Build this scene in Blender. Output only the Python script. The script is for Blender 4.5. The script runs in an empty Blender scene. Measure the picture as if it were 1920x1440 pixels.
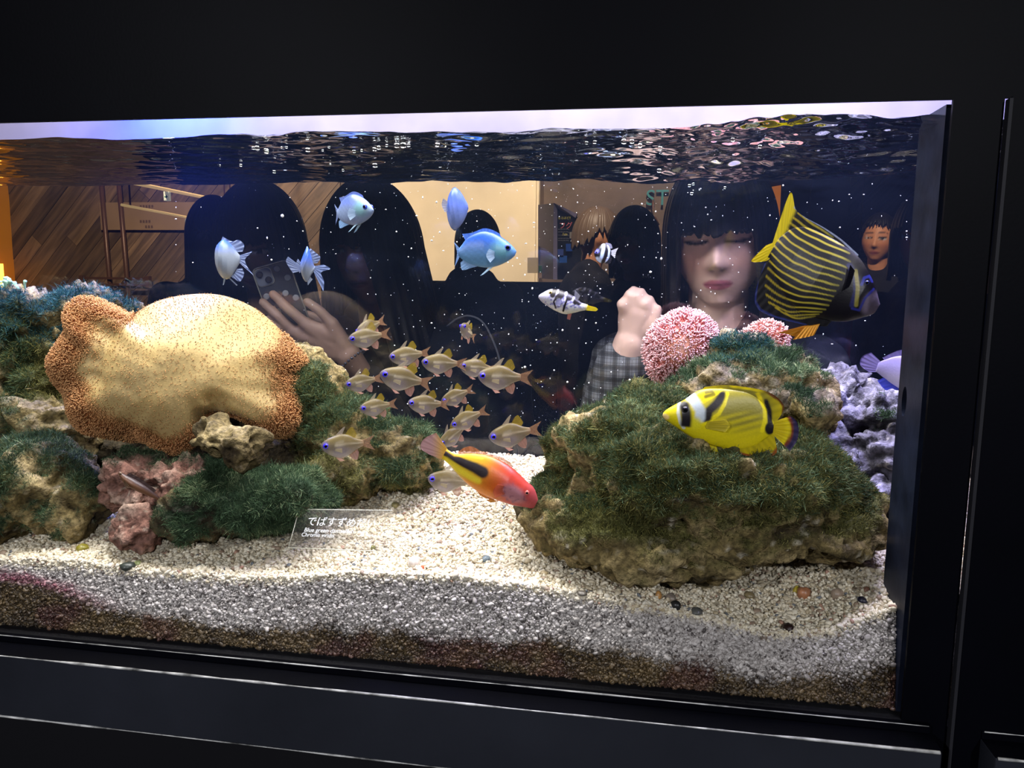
import bpy, math, random
import numpy as np
from mathutils import Matrix, Vector
random.seed(7); RNG = np.random.default_rng(7)
SC = bpy.context.scene; COL = SC.collection

# ---------------------------------------------------------------- camera, world, exposure
EYE = 1.45; DIST = 0.8; FOC = 1442.0
YAW, PITCH, ROLL = 0.16427, 0.13193, 0.012126
def cam_axes():
    fw = np.array([-math.sin(YAW)*math.cos(PITCH), math.cos(YAW)*math.cos(PITCH), -math.sin(PITCH)])
    r = np.array([math.cos(YAW), math.sin(YAW), 0.0]); u = np.cross(r, fw)
    return r*math.cos(ROLL)+u*math.sin(ROLL), -r*math.sin(ROLL)+u*math.cos(ROLL), fw
CR, CU, CF = cam_axes()
CAM = np.array([0.0, -DIST, EYE])
cd = bpy.data.cameras.new('camera'); cam = bpy.data.objects.new('camera', cd); COL.objects.link(cam)
cd.sensor_width = 36.0; cd.lens = FOC*36.0/1920.0; cd.clip_start = 0.02; cd.clip_end = 60
m = Matrix.Identity(4)
for i in range(3):
    m[i][0] = CR[i]; m[i][1] = CU[i]; m[i][2] = -CF[i]; m[i][3] = CAM[i]
cam.matrix_world = m; SC.camera = cam
w = bpy.data.worlds.new('world'); SC.world = w; w.use_nodes = True
w.node_tree.nodes['Background'].inputs[0].default_value = (0.5, 0.6, 0.8, 1)
w.node_tree.nodes['Background'].inputs[1].default_value = 0.01
SC.view_settings.view_transform = 'Standard'; SC.view_settings.look = 'None'
SC.view_settings.gamma = 1.0; SC.view_settings.use_curve_mapping = False
SC.view_settings.exposure = 0.0
try:
    SC.cycles.max_bounces = 8; SC.cycles.diffuse_bounces = 3; SC.cycles.glossy_bounces = 4
    SC.cycles.transparent_max_bounces = 24; SC.cycles.caustics_reflective = False; SC.cycles.caustics_refractive = False
    SC.cycles.use_denoising = True; SC.cycles.sample_clamp_indirect = 4.0
except Exception: pass

ROOM_LAMPS = [   # warm ceiling spots behind the tank: x, y, z, watts, target, cone degrees
    (-2.6, 2.3, 3.0, 230, (-3.0, 4.2, 1.5), 110),
    (-1.3, 2.6, 3.0, 170, (-1.5, 4.2, 1.4), 100),
    (0.10, 3.2, 3.0, 130, (-0.25, 4.2, 1.6), 80),
    (0.75, 1.9, 2.75, 90, (1.42, 3.3, 1.5), 34),
    (-0.25, 1.5, 3.0, 130, (0.0, 2.6, 1.45), 50),
]
LED_W = (1.0, 0.96, 0.90); LED_B = (0.10, 0.16, 1.0); LED_V = (0.66, 0.62, 1.0)
TANK_LAMPS = [   # x centre, y centre, half length x, half width y, height over water, watts, colour
    (-0.10, 0.25, 0.36, 0.09, .44, 11.5, LED_W),
    (-0.82, 0.22, 0.26, 0.09, .44, 9.5, LED_W),
    (0.34, 0.16, 0.12, 0.10, .34, 11.0, LED_V),
    (-0.80, 0.385, 0.10, 0.03, .16, 5.5, LED_B),
    (-0.22, 0.045, 0.66, 0.02, .44, 12.0, (1.0, 0.97, 0.97)),  # strip lamp added to light the dark gravel face behind the pane
]
FRONT_FILL = [(-1.3, -2.4, 2.3, 135, (-0.4, 0, 1.0), 60), (0.9, -2.4, 2.3, 125, (0.1, 0, 1.0), 60)]   # unseen fill spots added to brighten sill, gravel face and rock fronts

def px_ray(px, py):
    d = CF + CR*((px-960)/FOC) - CU*((py-720)/FOC)
    return d
def at(px, py, y):                      # the place on the plane at depth y that the photo shows at this pixel
    d = px_ray(px, py); t = (y-CAM[1])/d[1]
    return CAM + d*t
def mpp(px, py, y):                     # metres per photo pixel there
    p = at(px, py, y)-CAM
    return float(p @ CF)/FOC
def view_az(px, py):
    d = px_ray(px, py); return math.atan2(-d[0], d[1])

# ---------------------------------------------------------------- tank measures
WATER_Z = EYE+0.158; TOP_Z = EYE+0.17315; BOT_Z = EYE-0.44428; XR = 0.2798; BACK = 0.44
XL = -1.35; XE = 0.85                   # the tank runs on behind the right post

# ---------------------------------------------------------------- noise
def _h(ix, iy, iz, seed):
    n = (ix*374761393 + iy*668265263 + iz*2147483647 + seed*1274126177) & 0xFFFFFFFF
    n = ((n ^ (n >> 13))*1274126177) & 0xFFFFFFFF
    n = n ^ (n >> 16)
    return (n & 0xFFFFFF)/float(0xFFFFFF)
def vnoise(P, seed=0):
    P = np.asarray(P, float); I = np.floor(P).astype(np.int64); F = P-I; F = F*F*(3-2*F); o = np.zeros(len(P))
    for dx in (0, 1):
        wx = F[:, 0] if dx else 1-F[:, 0]
        for dy in (0, 1):
            wy = F[:, 1] if dy else 1-F[:, 1]
            for dz in (0, 1):
                wz = F[:, 2] if dz else 1-F[:, 2]
                o += wx*wy*wz*_h(I[:, 0]+dx, I[:, 1]+dy, I[:, 2]+dz, seed)
    return o*2-1
def fbm(P, octv=4, seed=0, gain=0.5):
    a, s, o = 1.0, 1.0, 0
    for k in range(octv):
        o = o + a*vnoise(P*s+13.7*k, seed+k); a *= gain; s *= 2.03
    return o
def worley(P, seed=0):
    I = np.floor(P).astype(np.int64); best = np.full(len(P), 9.0)
    for dx in (-1, 0, 1):
        for dy in (-1, 0, 1):
            for dz in (-1, 0, 1):
                a, b, c = I[:, 0]+dx, I[:, 1]+dy, I[:, 2]+dz
                q = np.stack([a+_h(a, b, c, seed), b+_h(a, b, c, seed+11), c+_h(a, b, c, seed+23)], 1)-P
                best = np.minimum(best, np.sqrt((q*q).sum(1)))
    return best
def sstep(a, b, x):
    t = np.clip((x-a)/(b-a), 0, 1); return t*t*(3-2*t)
def lerp(a, b, t):
    a = np.asarray(a, float); b = np.asarray(b, float); t = np.asarray(t)
    return a+(b-a)*t[..., None] if t.ndim else a+(b-a)*t
def srgb(*c):
    c = np.asarray(c, float)/255.0
    return tuple(np.where(c <= 0.04045, c/12.92, ((c+0.055)/1.055)**2.4))

# ---------------------------------------------------------------- mesh helpers
def mesh_np(name, V, F, mat=None, parent=None, col=None, smooth=True):
    V = np.asarray(V, np.float32); me = bpy.data.meshes.new(name)
    if isinstance(F, np.ndarray):
        n, k = F.shape
        me.vertices.add(len(V)); me.vertices.foreach_set('co', V.ravel())
        me.loops.add(n*k); me.loops.foreach_set('vertex_index', F.astype(np.int32).ravel())
        me.polygons.add(n); me.polygons.foreach_set('loop_start', np.arange(0, n*k, k, dtype=np.int32))
        me.update(calc_edges=True); me.validate()
    else:
        me.from_pydata([tuple(map(float, v)) for v in V], [], [list(map(int, f)) for f in F]); me.update()
    if smooth: me.polygons.foreach_set('use_smooth', np.ones(len(me.polygons), bool))
    if col is not None: set_col(me, col)
    o = bpy.data.objects.new(name, me); COL.objects.link(o)
    if mat: me.materials.append(mat)
    if parent: o.parent = parent
    return o
def set_col(me, col, name='col'):
    c = np.ones((len(me.vertices), 4), np.float32); c[:, :3] = np.clip(col, 0, 1)
    a = me.color_attributes.new(name, 'FLOAT_COLOR', 'POINT'); a.data.foreach_set('color', c.ravel())
def empty(name, loc=(0, 0, 0), label=None, cat=None, group=None, rot=(0, 0, 0)):
    o = bpy.data.objects.new(name, None); COL.objects.link(o); o.location = loc; o.rotation_euler = rot
    o.empty_display_size = 0.02
    tag(o, label, cat, group); return o
def tag(o, label=None, cat=None, group=None, kind=None):
    if label: o['label'] = label
    if cat: o['category'] = cat
    if group: o['group'] = group
    if kind: o['kind'] = kind
    return o
def boxes_mesh(lst):
    V, F = [], []
    for (a, b, c, d, e, f) in lst:
        n = len(V)
        V += [(x, y, z) for x in (a, b) for y in (c, d) for z in (e, f)]
        F += [[n+i for i in q] for q in ((0, 1, 3, 2), (4, 6, 7, 5), (0, 4, 5, 1), (2, 3, 7, 6), (0, 2, 6, 4), (1, 5, 7, 3))]
    return V, F
def box(name, x0, x1, y0, y1, z0, z1, mat, parent=None, bev=0.0, kind=None):
    V, F = boxes_mesh([(x0, x1, y0, y1, z0, z1)])
    o = mesh_np(name, V, F, mat, parent, smooth=False)
    if bev:
        md = o.modifiers.new('bevel', 'BEVEL'); md.width = bev; md.segments = 2
    if kind: o['kind'] = kind
    return o
def loft(rings, cap=True):
    """rings: array (n, k, 3) of closed loops -> V, F"""
    n, k = rings.shape[:2]; V = rings.reshape(-1, 3); F = []
    i = np.arange(n-1)[:, None]*k; j = np.arange(k)[None, :]; j2 = (j+1) % k
    Q = np.stack([i+j, i+j2, i+k+j2, i+k+j], -1).reshape(-1, 4)
    F = Q.tolist()
    if cap:
        F.append(list(range(k))[::-1]); F.append(list(range((n-1)*k, n*k)))
    return V, F
def tube_rings(pts, rad, k=8):
    pts = np.asarray(pts, float); n = len(pts); rad = np.broadcast_to(np.asarray(rad, float), (n,))
    T = np.gradient(pts, axis=0); T /= np.linalg.norm(T, axis=1)[:, None]+1e-9
    ref = np.array([0.0, 0, 1]) if abs(T[0, 2]) < 0.9 else np.array([1.0, 0, 0])
    A = np.cross(T, ref); A /= np.linalg.norm(A, axis=1)[:, None]+1e-9; B = np.cross(T, A)
    ph = np.linspace(0, 2*np.pi, k, endpoint=False)
    return pts[:, None]+rad[:, None, None]*(np.cos(ph)[None, :, None]*A[:, None]+np.sin(ph)[None, :, None]*B[:, None])
def tube(name, pts, rad, mat, parent=None, k=8):
    V, F = loft(tube_rings(pts, rad, k)); return mesh_np(name, V, F, mat, parent)
def spline(P, n):
    """Catmull-Rom through P, n samples"""
    P = np.asarray(P, float); m_ = len(P)
    t = np.linspace(0, m_-1, n); i = np.clip(np.floor(t).astype(int), 0, m_-2); f = (t-i)[:, None]
    g = lambda q: P[np.clip(q, 0, m_-1)]
    p0, p1, p2, p3 = g(i-1), g(i), g(i+1), g(i+2)
    return 0.5*((2*p1)+(-p0+p2)*f+(2*p0-5*p1+4*p2-p3)*f**2+(-p0+3*p1-3*p2+p3)*f**3)
def ico(sub=2):
    import bmesh
    b = bmesh.new(); bmesh.ops.create_icosphere(b, subdivisions=sub, radius=1.0)
    V = np.array([v.co[:] for v in b.verts]); F = np.array([[v.index for v in f.verts] for f in b.faces]); b.free()
    return V, F
ICO1, ICO2, ICO3, ICO4 = ico(1), ico(2), ico(3), ico(4)
def capsule(p, q, r0, r1, k=14):
    """closed tapered capsule as V, F"""
    p = np.asarray(p, float); q = np.asarray(q, float); d = q-p; L = np.linalg.norm(d); d = d/(L+1e-9)
    a = np.linspace(0, np.pi/2, 5)
    pts = [p-d*r0*math.cos(x) for x in a]+[q+d*r1*math.sin(x) for x in a]
    rr = [max(r0*math.sin(x), 1e-4) for x in a]+[max(r1*math.cos(x), 1e-4) for x in a]
    pts = np.array(pts); rr = np.array(rr)
    ref = np.array([0.0, 0, 1]) if abs(d[2]) < 0.9 else np.array([1.0, 0, 0])
    A = np.cross(d, ref); A /= np.linalg.norm(A); B = np.cross(d, A); ph = np.linspace(0, 2*np.pi, k, endpoint=False)
    R = pts[:, None]+rr[:, None, None]*(np.cos(ph)[None, :, None]*A+np.sin(ph)[None, :, None]*B)
    return loft(R)
def ellipsoid(c, r, rot=None, sub=3):
    V, F = {2: ICO2, 3: ICO3, 4: ICO4}[sub]; V = V*np.asarray(r)
    if rot is not None: V = V@np.asarray(rot).T
    return V+np.asarray(c), F.tolist()
def fuse(name, solids, voxel, smooth=0, smooth_f=0.5):
    """union of closed solids into one continuous mesh; returns V, F(quads)"""
    V, F = [], []
    n = 0
    for v, f in solids:
        V.append(np.asarray(v)); F += [[i+n for i in q] for q in f]; n += len(v)
    o = mesh_np(name+'_tmp', np.concatenate(V), F)
    md = o.modifiers.new('r', 'REMESH'); md.mode = 'VOXEL'; md.voxel_size = voxel; md.adaptivity = 0
    if smooth:
        s = o.modifiers.new('s', 'SMOOTH'); s.factor = smooth_f; s.iterations = smooth
    dg = bpy.context.evaluated_depsgraph_get(); me = o.evaluated_get(dg).to_mesh()
    vv = np.empty(len(me.vertices)*3, np.float32); me.vertices.foreach_get('co', vv)
    lv = np.empty(len(me.loops), np.int32); me.loops.foreach_get('vertex_index', lv)
    vn = np.empty(len(me.vertices)*3, np.float32); me.vertices.foreach_get('normal', vn)
    tot = np.empty(len(me.polygons), np.int32); me.polygons.foreach_get('loop_total', tot)
    o.evaluated_get(dg).to_mesh_clear(); mo = o.data; bpy.data.objects.remove(o); bpy.data.meshes.remove(mo)
    return vv.reshape(-1, 3).astype(float), lv.reshape(-1, 4), vn.reshape(-1, 3).astype(float)
def normals(V, F):
    F = np.asarray(F); a, b, c = V[F[:, 0]], V[F[:, 1]], V[F[:, 2]]
    N = np.cross(b-a, c-a); out = np.zeros_like(V)
    for k in range(F.shape[1]): np.add.at(out, F[:, k], N)
    return out/(np.linalg.norm(out, axis=1)[:, None]+1e-12)
def text_mesh(name, body, size, mat, parent=None, depth=0.0005, loc=(0, 0, 0), rot=(math.pi/2, 0, 0), align='LEFT', shear=0.0):
    cu = bpy.data.curves.new(name, 'FONT'); cu.body = body; cu.size = size; cu.extrude = depth; cu.align_x = align; cu.shear = shear
    cu.resolution_u = 3
    t = bpy.data.objects.new(name+'_c', cu); COL.objects.link(t)
    dg = bpy.context.evaluated_depsgraph_get(); dg.update()
    me = bpy.data.meshes.new_from_object(t.evaluated_get(dg)); bpy.data.objects.remove(t); bpy.data.curves.remove(cu)
    me.name = name
    o = bpy.data.objects.new(name, me); COL.objects.link(o); me.materials.clear(); me.materials.append(mat)
    if parent: o.parent = parent
    o.location = loc; o.rotation_euler = rot
    return o
def copy_tree(o, parent=None):
    c = o.copy(); COL.objects.link(c); c.parent = parent
    if parent: c.matrix_parent_inverse = o.matrix_parent_inverse.copy()
    for ch in list(o.children):
        copy_tree(ch, c)
    return c

# ---------------------------------------------------------------- materials
def new_mat(name):
    mt = bpy.data.materials.new(name); mt.use_nodes = True
    nt = mt.node_tree; return mt, nt, nt.nodes['Principled BSDF']
def N(nt, t, **kw):
    n = nt.nodes.new(t)
    for k, v in kw.items():
        if k in n.inputs: n.inputs[k].default_value = v
        else: setattr(n, k, v)
    return n
def plain(name, c, rough=0.5, spec=0.5, metal=0.0, noise=0.0, nscale=20.0, bump=0.0, bscale=60.0, bdist=0.002, emit=None, es=0.0):
    mt, nt, b = new_mat(name); L = nt.links.new
    b.inputs['Base Color'].default_value = (*c, 1); b.inputs['Roughness'].default_value = rough
    b.inputs['Specular IOR Level'].default_value = spec; b.inputs['Metallic'].default_value = metal
    tc = N(nt, 'ShaderNodeTexCoord')
    if noise:
        n = N(nt, 'ShaderNodeTexNoise', Scale=nscale, Detail=5.0); L(tc.outputs['Object'], n.inputs['Vector'])
        r = N(nt, 'ShaderNodeMapRange'); r.inputs[1].default_value = 0.3; r.inputs[2].default_value = 0.7
        r.inputs[3].default_value = 1-noise; r.inputs[4].default_value = 1+noise; L(n.outputs['Fac'], r.inputs[0])
        mx = N(nt, 'ShaderNodeMix', data_type='RGBA', blend_type='MULTIPLY'); mx.inputs[0].default_value = 1
        mx.inputs[6].default_value = (*c, 1); L(r.outputs[0], mx.inputs[7]); L(mx.outputs[2], b.inputs['Base Color'])
    if bump:
        n2 = N(nt, 'ShaderNodeTexNoise', Scale=bscale, Detail=6.0); L(tc.outputs['Object'], n2.inputs['Vector'])
        bp = N(nt, 'ShaderNodeBump', Strength=bump, Distance=bdist); L(n2.outputs['Fac'], bp.inputs['Height']); L(bp.outputs[0], b.inputs['Normal'])
    if emit:
        b.inputs['Emission Color'].default_value = (*emit, 1); b.inputs['Emission Strength'].default_value = es
    return mt
def painted(name, rough=0.5, spec=0.4, noise=0.25, nscale=300.0, bump=0.4, bscale=400.0, bdist=0.001, vor=0.0, alpha=1.0, trans=0.0):
    """colour from the thing's own colour attribute, broken up by noise"""
    mt, nt, b = new_mat(name); L = nt.links.new
    at_ = N(nt, 'ShaderNodeAttribute', attribute_name='col'); tc = N(nt, 'ShaderNodeTexCoord')
    b.inputs['Roughness'].default_value = rough; b.inputs['Specular IOR Level'].default_value = spec
    src = at_.outputs['Color']
    if noise:
        n = N(nt, 'ShaderNodeTexNoise', Scale=nscale, Detail=4.0); L(tc.outputs['Object'], n.inputs['Vector'])
        r = N(nt, 'ShaderNodeMapRange'); r.inputs[1].default_value = 0.3; r.inputs[2].default_value = 0.7
        r.inputs[3].default_value = 1-noise; r.inputs[4].default_value = 1+noise; L(n.outputs['Fac'], r.inputs[0])
        mx = N(nt, 'ShaderNodeMix', data_type='RGBA', blend_type='MULTIPLY'); mx.inputs[0].default_value = 1
        L(src, mx.inputs[6]); L(r.outputs[0], mx.inputs[7]); src = mx.outputs[2]
    L(src, b.inputs['Base Color'])
    if bump:
        if vor:
            n2 = N(nt, 'ShaderNodeTexVoronoi', Scale=vor); hh = n2.outputs['Distance']
        else:
            n2 = N(nt, 'ShaderNodeTexNoise', Scale=bscale, Detail=6.0); hh = n2.outputs['Fac']
        L(tc.outputs['Object'], n2.inputs['Vector'])
        bp = N(nt, 'ShaderNodeBump', Strength=bump, Distance=bdist); L(hh, bp.inputs['Height']); L(bp.outputs[0], b.inputs['Normal'])
    if trans:
        tl = N(nt, 'ShaderNodeBsdfTranslucent'); L(src, tl.inputs['Color'])
        ms = N(nt, 'ShaderNodeMixShader'); ms.inputs[0].default_value = trans; L(b.outputs[0], ms.inputs[1]); L(tl.outputs[0], ms.inputs[2])
        last = ms.outputs[0]
    else: last = b.outputs[0]
    if alpha < 1:
        tr = N(nt, 'ShaderNodeBsdfTransparent'); m2 = N(nt, 'ShaderNodeMixShader'); m2.inputs[0].default_value = alpha
        L(tr.outputs[0], m2.inputs[1]); L(last, m2.inputs[2]); last = m2.outputs[0]
    L(last, nt.nodes['Material Output'].inputs['Surface'])
    return mt
def glass(name, f0=0.04, haze=0.0, hazecol=(0.6, 0.7, 1.0), tint=(1, 1, 1), haze_noise=0.0):
    mt, nt, b = new_mat(name); L = nt.links.new; nt.nodes.remove(b)
    tr = N(nt, 'ShaderNodeBsdfTransparent'); tr.inputs[0].default_value = (*tint, 1)
    gl = N(nt, 'ShaderNodeBsdfGlossy'); gl.inputs['Roughness'].default_value = 0.0
    lw = N(nt, 'ShaderNodeLayerWeight', Blend=0.5)
    pw = N(nt, 'ShaderNodeMath', operation='POWER'); L(lw.outputs['Facing'], pw.inputs[0]); pw.inputs[1].default_value = 5
    mr = N(nt, 'ShaderNodeMapRange'); L(pw.outputs[0], mr.inputs[0]); mr.inputs[3].default_value = f0; mr.inputs[4].default_value = 1.0
    ms = N(nt, 'ShaderNodeMixShader'); L(mr.outputs[0], ms.inputs[0]); L(tr.outputs[0], ms.inputs[1]); L(gl.outputs[0], ms.inputs[2])
    last = ms.outputs[0]
    if haze:
        df = N(nt, 'ShaderNodeBsdfTranslucent'); df.inputs[0].default_value = (*hazecol, 1)
        d2 = N(nt, 'ShaderNodeBsdfDiffuse'); d2.inputs[0].default_value = (*hazecol, 1)
        ad = N(nt, 'ShaderNodeMixShader'); ad.inputs[0].default_value = 0.5; L(df.outputs[0], ad.inputs[1]); L(d2.outputs[0], ad.inputs[2])
        m2 = N(nt, 'ShaderNodeMixShader'); L(last, m2.inputs[1]); L(ad.outputs[0], m2.inputs[2])
        if haze_noise:
            tc = N(nt, 'ShaderNodeTexCoord'); n = N(nt, 'ShaderNodeTexNoise', Scale=3.0, Detail=6.0); L(tc.outputs['Object'], n.inputs['Vector'])
            r = N(nt, 'ShaderNodeMapRange'); r.inputs[1].default_value = 0.35; r.inputs[2].default_value = 0.7
            r.inputs[3].default_value = haze*0.4; r.inputs[4].default_value = haze*1.6; L(n.outputs['Fac'], r.inputs[0]); L(r.outputs[0], m2.inputs[0])
        else: m2.inputs[0].default_value = haze
        last = m2.outputs[0]
    L(last, nt.nodes['Material Output'].inputs['Surface'])
    return mt
def water_mat():
    mt, nt, b = new_mat('water'); L = nt.links.new; nt.nodes.remove(b)
    tr = N(nt, 'ShaderNodeBsdfTransparent'); tr.inputs[0].default_value = (0.97, 0.99, 1, 1)
    gl = N(nt, 'ShaderNodeBsdfGlossy'); gl.inputs['Roughness'].default_value = 0.02; gl.inputs['Color'].default_value = (0.92, 0.96, 1, 1)
    fr = N(nt, 'ShaderNodeFresnel', IOR=1.33)
    ms = N(nt, 'ShaderNodeMixShader'); L(fr.outputs[0], ms.inputs[0]); L(tr.outputs[0], ms.inputs[1]); L(gl.outputs[0], ms.inputs[2])
    L(ms.outputs[0], nt.nodes['Material Output'].inputs['Surface']); return mt
def wood_mat(name, c1, c2, scale=1.0):
    mt, nt, b = new_mat(name); L = nt.links.new
    tc = N(nt, 'ShaderNodeTexCoord'); mp = N(nt, 'ShaderNodeMapping'); mp.inputs['Scale'].default_value = (1.2*scale, 8*scale, 14*scale)
    oi = N(nt, 'ShaderNodeObjectInfo')
    L(tc.outputs['Object'], mp.inputs['Vector']); n = N(nt, 'ShaderNodeTexNoise', Scale=2.2, Detail=7.0, Distortion=0.6)
    n.noise_dimensions = '4D'; L(mp.outputs[0], n.inputs['Vector'])
    ml = N(nt, 'ShaderNodeMath', operation='MULTIPLY'); ml.inputs[1].default_value = 40; L(oi.outputs['Random'], ml.inputs[0]); L(ml.outputs[0], n.inputs['W'])
    cr = N(nt, 'ShaderNodeValToRGB'); cr.color_ramp.elements[0].position = 0.3; cr.color_ramp.elements[1].position = 0.72
    cr.color_ramp.elements[0].color = (*c1, 1); cr.color_ramp.elements[1].color = (*c2, 1); L(n.outputs['Fac'], cr.inputs[0])
    mr = N(nt, 'ShaderNodeMapRange'); mr.inputs[3].default_value = 0.6; mr.inputs[4].default_value = 1.35; L(oi.outputs['Random'], mr.inputs[0])
    mx = N(nt, 'ShaderNodeMix', data_type='RGBA', blend_type='MULTIPLY'); mx.inputs[0].default_value = 1
    L(cr.outputs[0], mx.inputs[6]); L(mr.outputs[0], mx.inputs[7]); L(mx.outputs[2], b.inputs['Base Color'])
    b.inputs['Roughness'].default_value = 0.55
    bp = N(nt, 'ShaderNodeBump', Strength=0.3, Distance=0.003); L(n.outputs['Fac'], bp.inputs['Height']); L(bp.outputs[0], b.inputs['Normal'])
    return mt
M = {}
M['black'] = plain('black_panel', (0.0012, 0.0014, 0.0032), 0.5, 0.06, noise=0.2, nscale=8, bump=0.05, bscale=300)
M['sill'] = plain('sill_laminate', (0.020, 0.022, 0.030), 0.5, 0.10, noise=0.2, nscale=6, bump=0.08, bscale=250)
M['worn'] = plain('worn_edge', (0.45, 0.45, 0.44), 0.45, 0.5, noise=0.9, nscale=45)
M['dark'] = plain('dark_recess', (0.006, 0.006, 0.008), 0.6, 0.2)
M['acrylic_edge'] = plain('black_acrylic', (0.009, 0.012, 0.024), 0.4, 0.10, noise=0.4, nscale=30, bump=0.15, bscale=90)
M['glass'] = glass('clear_glass', 0.02)
M['back_glass'] = glass('back_glass', 0.045, haze=0.010, hazecol=(.35, .5, 1.0), haze_noise=1.0)  # bluish haze of the water put into the pane, lifts the blacks
M['acrylic'] = glass('clear_acrylic', 0.02, haze=0.012, hazecol=(1, 1, 1))
M['edge_glow'] = plain('acrylic_cut_edge', (0.75, 0.75, 0.62), 0.3)
M['water'] = water_mat()
M['hood_white'] = plain('hood_lining', (0.19, 0.18, 0.29), 0.5, noise=0.15, nscale=12)
M['steel'] = plain('lamp_housing', (0.25, 0.25, 0.27), 0.4, metal=0.6)
M['white_print'] = plain('white_print', (0.85, 0.87, 0.88), 0.5)

# ---------------------------------------------------------------- tank lamps (aquarium LED fixtures above the water)
def led_fixture(x, y, hx, hy, hz, watts, c, label):
    z = WATER_Z+hz
    e = empty('led_fixture', (x, y, z), label, 'lamp', 'aquarium lamps over the water')
    box('housing', -hx-.01, hx+.01, -hy-.01, hy+.01, 0.004, 0.03, M['steel'], e, 0.003)
    em = plain('led_diffuser', tuple(0.8*k for k in c), 0.5, emit=c, es=watts*0.6)
    box('diffuser', -hx, hx, -hy, hy, -0.002, 0.0045, em, e)
    ld = bpy.data.lights.new('led_light', 'AREA'); ld.shape = 'RECTANGLE'; ld.size = 2*hx; ld.size_y = 2*hy; ld.energy = watts; ld.color = c
    lo = bpy.data.objects.new('led_light', ld); COL.objects.link(lo); lo.parent = e; lo.location = (0, 0, -0.006)
for L_, lab in zip(TANK_LAMPS, ('long white lamp hidden over the middle of the tank', 'white lamp over the left reef rocks',
                               'violet lamp over the right end of the tank', 'small blue lamp over the far left rocks', 'narrow white lamp added along the front pane to light the gravel face')):
    led_fixture(*L_, lab)
def room_spot(x, y, z, watts, tgt, cone, c=(1, 0.80, 0.58), lab='warm recessed ceiling spotlight in the hall behind the tank', grp='warm hall ceiling spots'):
    e = empty('hall_or_fill_spot', (x, y, z), lab, 'lamp', grp)
    V, F = loft(np.stack([tube_rings([(0, 0, 0), (0, 0, -0.001)], r, 16)[0]+np.array([0, 0, zz]) for r, zz in ((0.05, 0), (0.06, -0.05), (0.05, -0.05), (0.045, -0.01))]))
    mesh_np('can', V, F, M['steel'], e)
    ld = bpy.data.lights.new('spot', 'SPOT'); ld.energy = watts; ld.color = c; ld.spot_size = math.radians(cone); ld.spot_blend = 0.8; ld.shadow_soft_size = 0.05
    lo = bpy.data.objects.new('spot', ld); COL.objects.link(lo); lo.parent = e; lo.location = (0, 0, -0.06)
    d = Vector(tgt)-Vector((x, y, z-0.06)); lo.rotation_euler = d.to_track_quat('-Z', 'Y').to_euler()
for a in ROOM_LAMPS: room_spot(*a)
for a in FRONT_FILL: room_spot(*a, (0.94, 0.95, 1.0), 'unseen fill spotlight added in front of the tank', 'added fill spots in front')

# ================================================================ STRUCTURE
RX0, RX1, RY0, RY1, RH = -4.6, 3.4, -2.6, 4.2, 3.1
M['floor'] = plain('dark_floor', (0.06, 0.055, 0.05), 0.45, noise=0.3, nscale=4)
M['ceiling'] = plain('ceiling_paint', (0.05, 0.048, 0.045), 0.8)
M['hallwall'] = plain('brown_wall', (0.090, 0.062, 0.046), 0.7, noise=0.3, nscale=5, bump=0.2, bscale=40)
M['cream'] = plain('cream_wall', (0.72, 0.62, 0.45), 0.7, noise=0.06, nscale=6, bump=0.05, bscale=200)
def struct(name, *a, **k):
    return box(name, *a, kind='structure', **k)
struct('floor', RX0, RX1, RY0, RY1, -0.05, 0, M['floor'])
struct('ceiling', RX0, RX1, RY0, RY1, RH, RH+0.05, M['ceiling'])
struct('wall_left', RX0-.05, RX0, RY0, RY1, 0, RH, M['hallwall'])
struct('wall_right_hall', RX1, RX1+.05, RY0, RY1, 0, RH, M['hallwall'])
struct('wall_front', RX0, RX1, RY0-.05, RY0, 0, RH, M['dark'])
wall_back = struct('wall_back', RX0, RX1, RY1, RY1+.06, 0, RH, M['hallwall'])
# black surround of the tank window
struct('wall_upper', RX0, RX1, 0.0, 0.004, TOP_Z, RH, M['black'])
xp = at(1893, 190, 0)[0]
wr = struct('wall_right', XR, xp-.004, 0.0, 0.004, 0, TOP_Z, M['black'])
struct('wall_side', xp, RX1, -0.006, 0.004, 0, TOP_Z, M['black'])
t3 = struct('trim_3', xp-.0035, xp-.0005, -0.009, 0.0, 0.2, TOP_Z-.002, plain('grey_joint', (0.02, 0.02, 0.025), 0.6, 0.2))
struct('wall_lower', RX0, XR, 0.0, 0.004, 0, BOT_Z, M['dark'])
SILL_Y = -0.040; SILL_H = 0.086; SD = 0.008
def sill(name, x0, x1):
    s = struct(name, x0, x1, SILL_Y, 0.0, BOT_Z-SILL_H, BOT_Z-SD, M['sill'], bev=0.0015)
    box('ledge_darkener', x0, x1, SILL_Y+.0012, -.008, BOT_Z-SD, BOT_Z-SD+.0008, M['black'], s)  # black strip added to darken the ledge where tank light brightens it
    # worn metal-bright edges, uneven in width
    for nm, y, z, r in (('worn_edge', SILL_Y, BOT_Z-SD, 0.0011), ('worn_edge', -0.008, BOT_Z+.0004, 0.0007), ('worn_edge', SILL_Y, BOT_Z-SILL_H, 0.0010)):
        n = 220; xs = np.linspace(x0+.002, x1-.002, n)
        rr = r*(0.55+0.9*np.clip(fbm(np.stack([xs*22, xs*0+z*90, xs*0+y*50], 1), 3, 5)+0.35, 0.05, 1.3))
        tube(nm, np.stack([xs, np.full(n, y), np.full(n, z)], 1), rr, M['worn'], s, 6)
    box('step', x0, x1, -0.008, 0.0, BOT_Z-SD-.0005, BOT_Z+0.0005, M['black'], s, 0.001)
    return s
sx_end = at(1768, 1400, SILL_Y)[0]
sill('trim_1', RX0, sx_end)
sill('trim_2', at(1868, 1415, SILL_Y)[0], RX1)
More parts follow.
